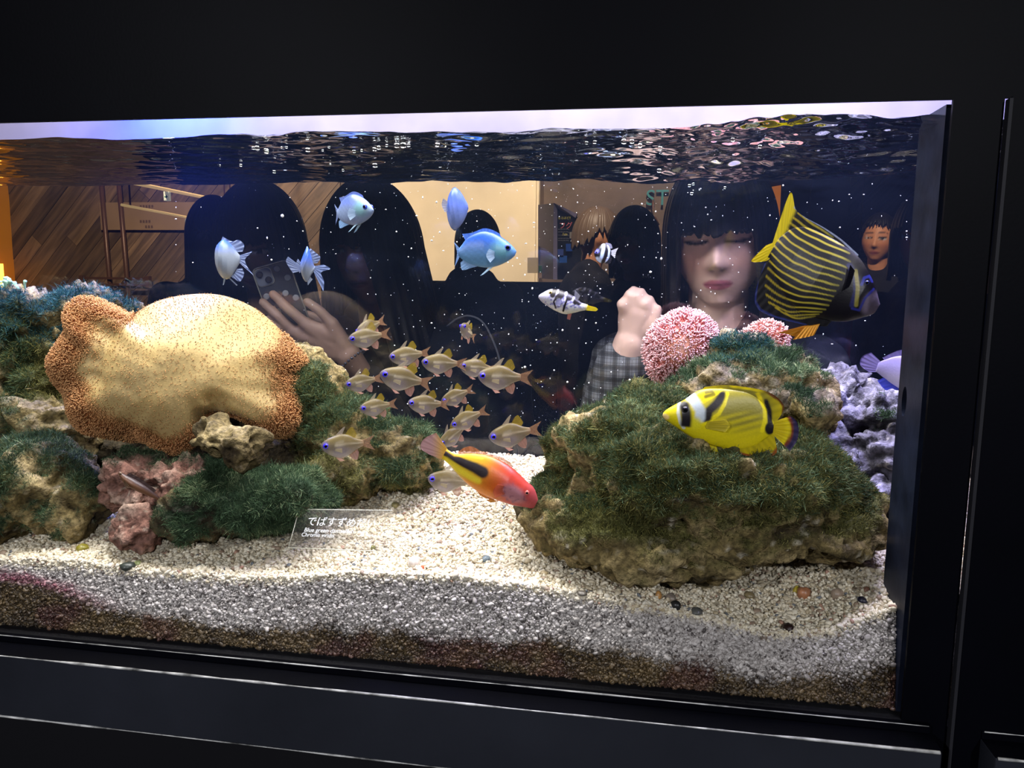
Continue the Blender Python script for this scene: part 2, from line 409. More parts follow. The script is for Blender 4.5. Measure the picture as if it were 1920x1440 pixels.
# hall side: plinth below the tank
struct('wall_plinth', XL-.1, XE+.1, 0.02, BACK+.03, 0, BOT_Z-0.0125, M['dark'])

# ---------------------------------------------------------------- aquarium: panes, base, side strip with a hole, hood
tank = empty('aquarium', (0, 0, BOT_Z), 'long glass aquarium with clear front and back panes set in black surround', 'aquarium')
def tpart(o): 
    o.parent = tank; o.matrix_parent_inverse = Matrix.Translation((0, 0, -BOT_Z)); return o
tpart(box('front_pane', XL, XE, 0.0045, 0.0165, BOT_Z-.004, TOP_Z+.05, M['glass']))
tpart(box('back_pane', XL, XE, BACK, BACK+.012, BOT_Z-.004, WATER_Z+.03, M['back_glass']))
tpart(box('left_pane', XL-.012, XL, 0.0045, BACK+.012, BOT_Z-.004, TOP_Z+.05, M['acrylic_edge']))
tpart(box('right_pane', XE, XE+.012, 0.0045, BACK+.012, BOT_Z-.004, TOP_Z+.05, M['acrylic_edge']))
tpart(box('base', XL-.012, XE+.012, 0.0045, BACK+.012, BOT_Z-.012, BOT_Z-.0045, M['dark']))
PB = 0.088   # the black strip beside the front right corner, with an oval overflow hole
def strip_with_hole():
    y0, y1, z0, z1 = 0.0168, PB, BOT_Z, TOP_Z-.001
    hp = at(1692, 752, 0.07); hz, hy, ha, hb = hp[2], 0.068, 0.0075, 0.016
    n = 40; a = np.linspace(0, 2*np.pi, n, endpoint=False)
    inner = np.stack([hy+ha*np.cos(a), hz+hb*np.sin(a)], 1)
    mid = np.stack([hy+np.clip(3*ha*np.cos(a), y0-hy+.002, y1-hy-.002), hz+3*hb*np.sin(a)], 1)
    outer = []
    for c, s in zip(np.cos(a), np.sin(a)):
        t = 1e9
        if c > 1e-6: t = min(t, (y1-hy)/c)
        if c < -1e-6: t = min(t, (y0-hy)/c)
        if s > 1e-6: t = min(t, (z1-hz)/s)
        if s < -1e-6: t = min(t, (z0-hz)/s)
        outer.append((hy+t*c, hz+t*s))
    outer = np.array(outer)
    for cy, cz in ((y0, z0), (y0, z1), (y1, z0), (y1, z1)):
        outer[np.argmin(np.abs(np.arctan2(outer[:, 1]-hz, outer[:, 0]-hy)-math.atan2(cz-hz, cy-hy)))] = (cy, cz)
    def lay(p, x): return np.concatenate([np.full((n, 1), x), p], 1)
    R = np.stack([lay(inner, XR+.010), lay(outer, XR+.010), lay(outer, XR), lay(inner, XR), lay(inner, XR+.010)])
    V, F = loft(R, cap=False)
    return mesh_np('side_strip', V, F, M['acrylic_edge'], smooth=False)
tpart(strip_with_hole())
tpart(box('hood_back', XL, XE, BACK+.014, BACK+.02, WATER_Z+.012, WATER_Z+.56, M['hood_white']))
tpart(box('hood_lid', XL, XE, 0.0045, BACK+.02, WATER_Z+.56, WATER_Z+.57, M['hood_white']))
tpart(box('hood_end', XE-.3, XE-.29, 0.02, BACK+.012, WATER_Z+.012, WATER_Z+.56, M['hood_white']))
tpart(box('hood_rail', XL, XE, BACK-.02, BACK+.012, WATER_Z+.205, WATER_Z+.22, M['steel']))

# ---------------------------------------------------------------- water surface seen from below
def water():
    nx, ny = 620, 230
    X, Y = np.meshgrid(np.linspace(XL, XE, nx), np.linspace(0.0166, BACK-.0002, ny), indexing='ij')
    P = np.stack([X.ravel(), Y.ravel(), np.zeros(X.size)], 1)
    calm = 0.45+0.75*sstep(-0.75, -0.15, P[:, 0])
    turb = np.exp(-((P[:, 0]-0.11)/0.13)**2)
    z = calm*(0.0035*fbm(P*np.array([9, 16, 1]), 2, 3)+0.0020*fbm(P*np.array([22, 44, 1])+5, 2, 9)+0.0006*vnoise(P*np.array([70, 120, 1])+9, 4))
    z += turb*(0.0040*fbm(P*np.array([30, 40, 1])+3, 3, 21)+0.0008*vnoise(P*np.array([110, 140, 1]), 8))
    z += 0.0035*np.exp(-(P[:, 1]-0.0166)/0.012)*vnoise(np.stack([P[:, 0]*7, P[:, 0]*0, P[:, 0]*0], 1), 77)
    P[:, 2] = WATER_Z+z
    i = np.arange(nx-1)[:, None]*ny; j = np.arange(ny-1)[None]
    F = np.stack([i+j, i+ny+j, i+ny+j+1, i+j+1], -1).reshape(-1, 4)
    o = mesh_np('water_surface', P, F, M['water'])
    tag(o, 'rippling water surface seen from below along the tank top', 'water', kind='stuff')
water()

# ---------------------------------------------------------------- sand bed
FRONT_TOP = [(-300, 1040), (0, 1050), (150, 1058), (300, 1072), (450, 1084), (540, 1084), (650, 1074), (850, 1080), (1000, 1100), (1150, 1126), (1300, 1150), (1450, 1186), (1560, 1180), (1697, 1132), (1800, 1110)]
DIRT_TOP = [(-300, 1098), (0, 1100), (100, 1106), (180, 1130), (250, 1150), (400, 1172), (600, 1181), (850, 1198), (1000, 1208), (1200, 1235), (1320, 1252), (1450, 1272), (1600, 1268), (1690, 1254), (1800, 1250)]
YF = 0.019; FSL = 0.022      # the gravel face is tilted back to catch light from the lamps above
def trace_z(tr):
    p = np.array([at(a, b, YF+FSL*(1 if tr is FRONT_TOP else 0.5)) for a, b in tr]); return lambda x: np.interp(x, p[:, 0], p[:, 2])
front_z, dirt_z = trace_z(FRONT_TOP), trace_z(DIRT_TOP)
ZB = at(930, 853, BACK)[2]
def sand_z(x, y):
    x = np.asarray(x, float); y = np.asarray(y, float)
    t = sstep(0, 1, np.clip((y-YF-FSL)/(BACK-YF-FSL), 0, 1))
    P = np.stack([x, y, x*0], -1).reshape(-1, 3)
    nz = (0.006*fbm(P*7, 3, 31)).reshape(x.shape)*np.clip((y-YF)/0.05, 0, 1)*np.clip((BACK-y)/0.05, 0, 1)
    hump = 0.012*np.exp(-((x+0.28)/0.18)**2-((y-0.30)/0.10)**2)
    return front_z(x)*(1-t)+ZB*t+nz+hump
def grain_mat():
    mt, nt, b = new_mat('coral_gravel'); L = nt.links.new
    a = N(nt, 'ShaderNodeAttribute', attribute_name='gcol', attribute_type='INSTANCER')
    L(a.outputs['Color'], b.inputs['Base Color']); b.inputs['Roughness'].default_value = 0.45; b.inputs['Specular IOR Level'].default_value = 0.4
    return mt
M['gravel_base'] = painted('gravel_bed', 0.8, 0.2, noise=0.5, nscale=350, bump=0.8, bscale=350, bdist=0.003)
def gravel_colour(P, front):
    n = len(P); r = RNG.random(n)
    base = lerp(srgb(178, 162, 130), srgb(240, 232, 210), RNG.random(n)**0.7)
    base = np.where((r < 0.05)[:, None], np.array(srgb(150, 130, 110)), base)
    base = np.where(((r > 0.05) & (r < 0.064))[:, None], np.array(srgb(176, 138, 118)), base)
    base = np.where(((r > 0.075) & (r < 0.09))[:, None], np.array(srgb(110, 115, 120)), base)
    if front is not None:
        # against the glass the grains are greyer; brown slime below a wavy line of its own
        g = lerp(srgb(140, 134, 130), srgb(206, 200, 196), RNG.random(n))
        g = np.where((r < 0.08)[:, None], np.array(srgb(80, 74, 72)), g)
        d = dirt_z(P[:, 0])+0.006-P[:, 2]+0.008*fbm(P*22, 3, 8)
        mud = lerp(srgb(38, 29, 20), srgb(88, 72, 46), np.clip(0.5+0.6*fbm(P*30, 3, 17)+0.25*RNG.standard_normal(n), 0, 1))
        mud = lerp(mud, srgb(70, 34, 36), np.clip(sstep(0.1, 0.8, fbm(P*14+4, 3, 41)), 0, 0.45))
        k = sstep(-0.006, 0.010, d+0.003*RNG.standard_normal(n))
        pink = np.exp(-((d)/0.009)**2)*sstep(-0.6, -0.75, P[:, 0])
        g = lerp(g, srgb(150, 60, 92), 0.7*pink)
        g = g*(1-k[:, None])+mud*k[:, None]
        base = lerp(base, g, front)
    return base
def sand():
    nx, ny = 260, 90
    xs = np.linspace(XL+.002, XE-.002, nx); ys = np.linspace(YF+FSL, BACK-.001, ny)
    X, Y = np.meshgrid(xs, ys, indexing='ij'); Z = sand_z(X, Y)-0.0015
    top = np.stack([X, Y, Z], -1)
    nz = 30; T = np.linspace(0, 1, nz)[::-1]
    fr = np.stack([np.repeat(xs[:, None], nz, 1), YF+.0012+FSL*np.repeat(T[None], nx, 0), BOT_Z+.001+(Z[:, :1]-BOT_Z-.001)*T[None]], -1)
    A = np.concatenate([fr[:, ::-1][:, :-1], top], 1); k = A.shape[1]
    i = np.arange(nx-1)[:, None]*k; j = np.arange(k-1)[None]
    F = np.stack([i+j, i+k+j, i+k+j+1, i+j+1], -1).reshape(-1, 4); V = A.reshape(-1, 3)
    fm = (V[:, 1] < YF+FSL+.003).astype(float)*sstep(0.0, 0.012, front_z(V[:, 0])-V[:, 2])
    c = gravel_colour(V, fm)*0.8
    bed = mesh_np('sand_bed', V, F, M['gravel_base'], col=c); tag(bed, 'bed of pale coral sand sloping across the tank floor', 'sand', kind='stuff')
    # the single grains: tens of thousands of instances on one point cloud
    n1 = 78000
    x = RNG.uniform(XL*0.82, 0.62, n1); y = YF+FSL+(BACK-YF-FSL)*RNG.random(n1)**1.25
    P1 = np.stack([x, y, sand_z(x, y)-0.0004+0.0012*RNG.standard_normal(n1).clip(-1, 1.6)], 1)
    n2 = 46000
    x2 = RNG.uniform(-0.95, XR-.001, n2); zt = front_z(x2); f2 = RNG.random(n2); z2 = BOT_Z+.001+(zt-BOT_Z)*f2
    P2 = np.stack([x2, YF+FSL*f2+0.002*RNG.random(n2)-.0005, z2], 1)
    P = np.concatenate([P1, P2]); n = len(P)
    fm = np.concatenate([np.zeros(n1)+(y < YF+FSL+.004)*0.3, sstep(0.0, 0.010, zt-z2+0.003*RNG.standard_normal(n2))])
    c = gravel_colour(P, fm)
    s = np.exp(RNG.normal(0, 0.33, n))*0.00165; s = np.clip(s, 0.0009, 0.0042); s[n1:] *= .8
    sc = np.stack([s*RNG.uniform(1.0, 1.7, n), s*RNG.uniform(0.8, 1.2, n), s*RNG.uniform(0.6, 1.0, n)], 1)
    rot = RNG.uniform(-1, 1, (n, 3))*np.array([0.9, 0.9, 3.14]); rot[n1:, 0] += 1.57*0
    me = bpy.data.meshes.new('sand_grains'); me.vertices.add(n); me.vertices.foreach_set('co', P.astype(np.float32).ravel())
    for nm, arr in (('grot', rot), ('gscale', sc)):
        a = me.attributes.new(nm, 'FLOAT_VECTOR', 'POINT'); a.data.foreach_set('vector', arr.astype(np.float32).ravel())
    a = me.attributes.new('gcol', 'FLOAT_COLOR', 'POINT'); c4 = np.ones((n, 4), np.float32); c4[:, :3] = c; a.data.foreach_set('color', c4.ravel())
    o = bpy.data.objects.new('sand_grains', me); COL.objects.link(o)
    gm = grain_mat(); me.materials.append(gm)
    ng = bpy.data.node_groups.new('grains', 'GeometryNodeTree')
    ng.interface.new_socket('Geometry', in_out='INPUT', socket_type='NodeSocketGeometry'); ng.interface.new_socket('Geometry', in_out='OUTPUT', socket_type='NodeSocketGeometry')
    nd = ng.nodes; gi, go = nd.new('NodeGroupInput'), nd.new('NodeGroupOutput')
    mp = nd.new('GeometryNodeMeshToPoints'); ip = nd.new('GeometryNodeInstanceOnPoints'); isp = nd.new('GeometryNodeMeshIcoSphere')
    isp.inputs['Subdivisions'].default_value = 2; isp.inputs['Radius'].default_value = 1.0
    sm = nd.new('GeometryNodeSetMaterial'); sm.inputs['Material'].default_value = gm
    ss = nd.new('GeometryNodeSetShadeSmooth')
    r = nd.new('GeometryNodeInputNamedAttribute'); r.data_type = 'FLOAT_VECTOR'; r.inputs[0].default_value = 'grot'
    e2r = nd.new('FunctionNodeEulerToRotation')
    q = nd.new('GeometryNodeInputNamedAttribute'); q.data_type = 'FLOAT_VECTOR'; q.inputs[0].default_value = 'gscale'
    L = ng.links.new
    L(gi.outputs[0], mp.inputs[0]); L(mp.outputs[0], ip.inputs['Points']); L(isp.outputs[0], ss.inputs[0]); L(ss.outputs[0], sm.inputs[0]); L(sm.outputs[0], ip.inputs['Instance'])
    L(r.outputs[0], e2r.inputs[0]); L(e2r.outputs[0], ip.inputs['Rotation']); L(q.outputs[0], ip.inputs['Scale']); L(ip.outputs[0], go.inputs[0])
    md = o.modifiers.new('grains', 'NODES'); md.node_group = ng
    tag(o, 'loose grains of white coral gravel covering the tank floor', 'gravel', kind='stuff')
sand()

# ================================================================ REEF ROCKS
M['rock'] = painted('live_rock', 0.85, 0.2, noise=0.55, nscale=160, bump=0.9, bscale=240, bdist=0.004)
M['algae'] = painted('hair_algae', 0.7, 0.2, noise=0, bump=0, trans=0.25)
M['polyp'] = painted('coral_polyps', 0.6, 0.3, noise=0, bump=0, trans=0.2)
PAL = dict(
    olive=[srgb(52, 44, 30), srgb(112, 98, 62), srgb(160, 142, 102)],
    tan=[srgb(58, 48, 32), srgb(112, 98, 66), srgb(158, 142, 104)],
    pink=[srgb(76, 52, 44), srgb(132, 96, 84), srgb(176, 152, 136)],
    lilac=[srgb(26, 25, 26), srgb(70, 68, 76), srgb(140, 138, 162)],
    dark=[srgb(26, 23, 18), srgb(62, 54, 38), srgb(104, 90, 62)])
def px_lump(px, py, y, rx, ry, rd, tilt=0.0):
    s = mpp(px, py, y); c = math.cos(tilt); k = math.sin(tilt)
    R = np.array([[c, 0, -k], [0, 1, 0], [k, 0, c]])
    return ellipsoid(at(px, py, y), (rx*s, rd, ry*s), R)
def displace_rock(V, Nn, seed, amp=1.0, rough=1.0, pits=1.0, knob=0.0):
    d = amp*(0.011*fbm(V*16, 3, seed)+0.008*(1-2*np.abs(vnoise(V*34, seed+5))))
    d += rough*(0.0040*fbm(V*75, 2, seed+9)+0.0016*vnoise(V*190, seed+3))
    wv = worley(V*55, seed+1); d -= pits*0.006*np.clip(0.42-wv, 0, 1)/0.42
    w2 = worley(V*26, seed+2); d -= pits*0.011*np.clip(0.36-w2, 0, 1)/0.36
    if knob: d += knob*0.011*(0.5-np.clip(worley(V*48, seed+6), 0, 1))+knob*.005*(0.5-np.clip(worley(V*100, seed+8), 0, 1))
    return V+Nn*d[:, None], d
def blades(name, V, Nn, F, wt, count, length, width, cols, parent, seed=0, droop=0.6):
    """short algae filaments as curved two-segment blades in one mesh"""
    rg = np.random.default_rng(seed)
    a, b, c = V[F[:, 0]], V[F[:, 1]], V[F[:, 2]]
    area = np.linalg.norm(np.cross(b-a, c-a), axis=1)*wt[F].mean(1)
    if area.sum() <= 0: return None
    f = rg.choice(len(F), count, p=area/area.sum())
    u, v = rg.random(count), rg.random(count)
    P = a[f]+u[:, None]*(b[f]-a[f])*0.999+v[:, None]*(V[F[f, 3]]-a[f])*0.999
    n = Nn[F[f, 0]]; n = n+0.55*rg.standard_normal((count, 3)); n[:, 2] += 0.25; n /= np.linalg.norm(n, axis=1)[:, None]
    L = length*np.exp(rg.normal(0, 0.4, count))*(0.45+0.55*wt[F[f, 0]]); side = np.cross(n, rg.standard_normal((count, 3))); side /= np.linalg.norm(side, axis=1)[:, None]+1e-9
    bend = rg.standard_normal((count, 3))*0.4; bend[:, 2] -= droop*0.5
    w_ = (width*(0.7+0.6*rg.random(count)))[:, None]; L = L[:, None]
    p0 = P-n*0.001; p1 = P+n*L*0.55+bend*L*0.12; p2 = P+n*L*0.95+bend*L*0.45
    VV = np.stack([p0-side*w_, p0+side*w_, p1-side*w_*.75, p1+side*w_*.75, p2], 1).reshape(-1, 3)
    k = np.arange(count)[:, None]*5
    Q = np.concatenate([k+np.array([[0, 1, 3]]), k+np.array([[0, 3, 2]]), k+np.array([[2, 3, 4]])], 0)
    t = np.clip(0.5+0.45*fbm(P*30, 2, seed+3)+0.25*rg.standard_normal(count), 0, 1)
    cc = lerp(cols[0], cols[1], t); cc = np.where((t > 0.85)[:, None], lerp(cols[1], cols[2], (t-0.85)/0.15), cc)
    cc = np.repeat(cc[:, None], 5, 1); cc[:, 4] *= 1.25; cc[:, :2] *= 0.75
    o = mesh_np(name, VV, Q, M['algae'], parent, col=cc.reshape(-1, 3)); o['kind'] = 'stuff'
    return o
GREEN = [srgb(36, 54, 38), srgb(86, 112, 80), srgb(156, 172, 130)]
OLIVEG = [srgb(56, 58, 28), srgb(116, 114, 62), srgb(160, 154, 94)]
TEAL = [srgb(20, 50, 60), srgb(52, 104, 108), srgb(110, 160, 160)]
def rock(name, label, lumps, pal, seed, voxel=0.0042, amp=1.0, rough=1.0, pits=1.0, algae=None, lilac_top=0.0, cat='rock', extra=None, white=0.3, knob=0.4):
    V, F, Nn = fuse(name, [px_lump(*l) for l in lumps]+(extra or []), voxel, 2)
    V, d = displace_rock(V, Nn, seed, amp, rough, pits, knob); Nn = normals(V, F)
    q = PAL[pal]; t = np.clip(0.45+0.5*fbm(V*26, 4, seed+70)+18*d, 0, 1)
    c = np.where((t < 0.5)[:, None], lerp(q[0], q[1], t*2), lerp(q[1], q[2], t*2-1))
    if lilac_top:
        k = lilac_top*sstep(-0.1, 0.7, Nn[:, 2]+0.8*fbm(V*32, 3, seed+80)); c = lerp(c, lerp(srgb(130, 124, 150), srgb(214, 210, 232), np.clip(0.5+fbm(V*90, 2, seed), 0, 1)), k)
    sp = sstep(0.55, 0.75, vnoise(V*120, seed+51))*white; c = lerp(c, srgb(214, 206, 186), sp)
    root = mesh_np(name, V-V.mean(0), F, M['rock'], col=c); root.location = V.mean(0); off = V.mean(0)
    tag(root, label, cat)
    if algae:
        for (cnt, ln, cols, thr, upk, box_) in algae:
            wt = sstep(thr, thr+0.35, 0.55*fbm(V*13, 3, seed+33)+upk*Nn[:, 2]+0.25*-Nn[:, 1])
            if box_ is not None:
                D = V-CAM; z = D@CF; sx = 960+FOC*(D@CR)/z; sy = 720-FOC*(D@CU)/z
                wt = wt*(sstep(box_[0]-20, box_[0]+20, sx)*sstep(box_[2]+20, box_[2]-20, sx)*sstep(box_[1]-20, box_[1]+20, sy)*sstep(box_[3]+20, box_[3]-20, sy))
            seen = (Nn[:, 1] < 0.45); wt = wt*seen
            # algae stains the rock below it
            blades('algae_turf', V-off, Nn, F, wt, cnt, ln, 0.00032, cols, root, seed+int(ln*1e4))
            stain = lerp(c, np.array(cols[0])*1.3, 0.8*wt); c = stain
        ca = root.data.color_attributes['col']; c4 = np.ones((len(c), 4), np.float32); c4[:, :3] = np.clip(c, 0, 1); ca.data.foreach_set('color', c4.ravel())
    return root
# --- left reef
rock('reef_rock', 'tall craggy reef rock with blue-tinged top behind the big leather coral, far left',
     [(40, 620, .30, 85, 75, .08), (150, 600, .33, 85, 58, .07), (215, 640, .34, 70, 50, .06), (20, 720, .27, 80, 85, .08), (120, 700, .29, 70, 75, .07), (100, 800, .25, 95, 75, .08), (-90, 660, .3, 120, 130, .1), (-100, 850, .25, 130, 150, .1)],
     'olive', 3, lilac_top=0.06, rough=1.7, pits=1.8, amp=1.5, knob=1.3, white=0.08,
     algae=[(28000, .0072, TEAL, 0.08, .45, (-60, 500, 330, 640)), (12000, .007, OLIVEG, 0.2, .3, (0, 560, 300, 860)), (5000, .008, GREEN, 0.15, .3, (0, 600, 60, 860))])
rock('algae_boulder', 'round boulder shaggy with dark green algae at lower left front',
     [(60, 905, .14, 120, 85, .08), (150, 950, .12, 50, 55, .045), (20, 960, .12, 80, 50, .06), (-80, 930, .15, 110, 110, .09)],
     'olive', 11, rough=1.2, algae=[(40000, .0072, GREEN, -0.05, .35, None), (9000, .006, OLIVEG, 0.2, .4, None)])
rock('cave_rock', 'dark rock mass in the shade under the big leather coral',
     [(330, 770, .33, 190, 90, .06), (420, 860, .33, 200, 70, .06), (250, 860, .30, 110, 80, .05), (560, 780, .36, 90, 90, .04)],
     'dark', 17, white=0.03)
rock('pink_rock', 'low rock crusted pink and lilac below the leather coral',
     [(270, 900, .13, 80, 45, .05), (350, 905, .13, 75, 48, .05), (410, 920, .14, 60, 40, .05)],
     'pink', 23, rough=1.9, white=0.5, knob=1.3, pits=1.5, voxel=.0034, algae=[(4500, .005, GREEN, 0.30, .5, None)])
rock('rock_fragment', 'tan rock fragment with a dark hollow jutting out beneath the leather coral rim',
     [(405, 822, .10, 46, 30, .035), (452, 838, .09, 46, 40, .035), (480, 825, .09, 22, 32, .03), (400, 800, .12, 30, 24, .03)],
     'tan', 29, voxel=0.0033, amp=0.8, rough=0.9, pits=1.8, white=0.1)
rock('mossy_rock', 'long low rock covered in dark green hair algae behind the acrylic sign',
     [(450, 935, .13, 150, 48, .07), (560, 930, .14, 60, 50, .06), (370, 960, .11, 70, 34, .05)],
     'dark', 31, algae=[(42000, .0068, GREEN, -0.15, .4, None)])
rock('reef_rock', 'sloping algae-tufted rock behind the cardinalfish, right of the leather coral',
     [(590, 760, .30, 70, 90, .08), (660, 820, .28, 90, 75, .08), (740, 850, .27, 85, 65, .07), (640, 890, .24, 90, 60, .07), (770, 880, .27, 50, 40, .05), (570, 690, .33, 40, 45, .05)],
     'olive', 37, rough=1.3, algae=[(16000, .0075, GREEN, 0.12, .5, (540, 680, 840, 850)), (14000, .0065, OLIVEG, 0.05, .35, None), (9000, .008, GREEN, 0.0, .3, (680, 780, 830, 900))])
rock('crusted_rock', 'small maroon crusted rock half buried in the sand at lower left',
     [(265, 990, .085, 42, 36, .03), (240, 1000, .085, 26, 22, .022)], 'pink', 41, voxel=0.0028, amp=0.6, rough=1.5, knob=1.0)
# --- right reef
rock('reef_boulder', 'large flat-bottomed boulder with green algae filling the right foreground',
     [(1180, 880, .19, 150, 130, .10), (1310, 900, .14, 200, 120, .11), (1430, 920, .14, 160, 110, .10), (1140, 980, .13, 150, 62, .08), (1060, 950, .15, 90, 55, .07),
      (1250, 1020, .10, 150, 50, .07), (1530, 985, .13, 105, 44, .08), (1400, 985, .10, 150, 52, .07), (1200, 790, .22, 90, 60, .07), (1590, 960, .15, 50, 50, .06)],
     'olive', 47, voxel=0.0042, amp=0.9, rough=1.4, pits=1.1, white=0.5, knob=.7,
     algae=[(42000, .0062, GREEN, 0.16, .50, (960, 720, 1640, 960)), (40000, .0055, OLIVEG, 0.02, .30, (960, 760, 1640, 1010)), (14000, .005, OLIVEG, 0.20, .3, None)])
rock('reef_rock', 'overhanging algae-capped ledge rock under the pink leather coral',
     [(1370, 720, .27, 110, 60, .08), (1460, 730, .24, 85, 60, .08), (1510, 760, .20, 50, 45, .07), (1400, 800, .27, 150, 80, .07), (1385, 672, .28, 50, 36, .045)],
     'olive', 53, rough=1.4, lilac_top=0.12, knob=.9, algae=[(26000, .0075, GREEN, 0.18, .6, (1240, 640, 1570, 800)), (5000, .008, TEAL, 0.2, .6, (1330, 630, 1450, 680))])
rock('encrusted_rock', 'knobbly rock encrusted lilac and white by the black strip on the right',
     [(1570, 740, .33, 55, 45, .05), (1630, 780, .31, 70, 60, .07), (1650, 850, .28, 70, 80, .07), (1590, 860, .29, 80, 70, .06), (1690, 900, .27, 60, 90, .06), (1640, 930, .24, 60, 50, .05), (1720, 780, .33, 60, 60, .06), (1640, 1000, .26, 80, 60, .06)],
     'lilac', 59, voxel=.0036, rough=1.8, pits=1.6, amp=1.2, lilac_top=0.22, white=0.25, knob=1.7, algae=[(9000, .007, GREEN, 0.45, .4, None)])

# --- loose pebbles on the sand
def pebble(name, label, px, py, w_px, h_px, c, seed, green=0, sub=ICO3):
    # find where the ray meets the sand
    ys = np.linspace(YF+FSL+.002, BACK-.01, 300); pts = np.array([at(px, py, y) for y in ys]); k = int(np.argmin(np.abs(pts[:, 2]-sand_z(pts[:, 0], pts[:, 1]))))
    p = pts[k]; s = mpp(px, py, p[1]); V, F = sub
    r = np.array([w_px*s/2, w_px*s/2*0.8, h_px*s/2*1.15]); rg = np.random.default_rng(seed)
    X = V*r*(1+0.22*fbm(V*1.3+seed, 3, seed)[:, None])
    cc = lerp(np.array(c)*0.7, np.array(c)*1.15, np.clip(0.5+0.6*fbm(V*3+seed, 3, seed+1), 0, 1))
    o = mesh_np(name, X, F, M['rock'] if green else M['pebble'], col=cc); o.location = (p[0], p[1], float(sand_z(p[0], p[1]))+r[2]*0.35)
    o.rotation_euler = (0, 0, rg.uniform(0, 3)); tag(o, label, 'pebble')
    if green:
        Nn = normals(X, F); blades('algae_turf', X, Nn, np.concatenate([F, F[:, 2:3]], 1), np.clip(Nn[:, 2]+0.3, 0, 1), 900, .004, .0003, OLIVEG, o, seed)
    return o
M['pebble'] = painted('smooth_pebble', 0.35, 0.5, noise=0.2, nscale=200, bump=0.2, bscale=300)
pebble('stone', 'mossy olive stone lying in front of the large boulder', 1210, 1088, 52, 40, srgb(110, 104, 52), 1, 1)
pebble('stone', 'flat grey-brown stone tucked under the large boulder edge', 1318, 1097, 44, 30, srgb(120, 110, 84), 2)
for i, (px, py, w_, h_, c, lab) in enumerate([
    (1506, 1116, 26, 24, (176, 120, 84), 'orange-brown pebble near the right front glass'), (1493, 1110, 14, 14, (190, 170, 60), 'small yellow-green snail shell against the orange-brown pebble'),
    (1570, 1117, 28, 18, (170, 150, 130), 'pale tan pebble right of the orange-brown pebble'), (1617, 1127, 20, 10, (36, 36, 50), 'little dark navy pebble near the black strip'),
    (1266, 1138, 24, 16, (40, 40, 40), 'black angular pebble at the sand edge below the boulder'), (1258, 1123, 24, 14, (140, 128, 116), 'grey pebble behind the black angular pebble'),
    (1480, 1180, 30, 12, (44, 28, 26), 'dark maroon flat pebble at the front sand edge'), (1405, 1120, 22, 14, (130, 116, 84), 'brownish pebble in the right sand patch'),
    (1235, 1120, 14, 18, (190, 140, 80), 'amber pebble left of the grey pebble'), (1305, 1171, 28, 10, (96, 96, 92), 'slate pebble against the front glass, lower right'),
    (776, 1060, 28, 22, (216, 206, 196), 'largest white pebble at the sand edge, centre'), (792, 1067, 9, 9, (206, 90, 40), 'tiny orange pebble beside the largest white pebble'),
    (912, 1050, 20, 12, (120, 134, 140), 'blue-grey pebble in the centre sand'), (742, 950, 22, 12, (150, 140, 96), 'olive pebble behind the acrylic sign'),
    (155, 1030, 24, 14, (150, 140, 50), 'yellow-green pebble in the left sand'), (240, 1074, 30, 14, (58, 64, 58), 'dark green-grey pebble at the left front sand edge'),
    (700, 1031, 12, 12, (120, 120, 40), 'olive pebble at the right end of the acrylic sign'), (259, 1058, 18, 9, (170, 180, 120), 'pale green pebble behind the dark pebble, left'),
    (1090, 1155, 22, 8, (110, 104, 96), 'thin grey pebble at the sand edge, right of centre'), (1020, 1076, 16, 9, (190, 170, 130), 'tan pebble in front of the boulder’s left end'),
    (1625, 1108, 14, 11, (150, 110, 90), 'reddish pebble nearest the foot of the black strip')]):
    pebble('pebble', lab, px, py, w_, h_, srgb(*c), 10+i, 0, ICO2)

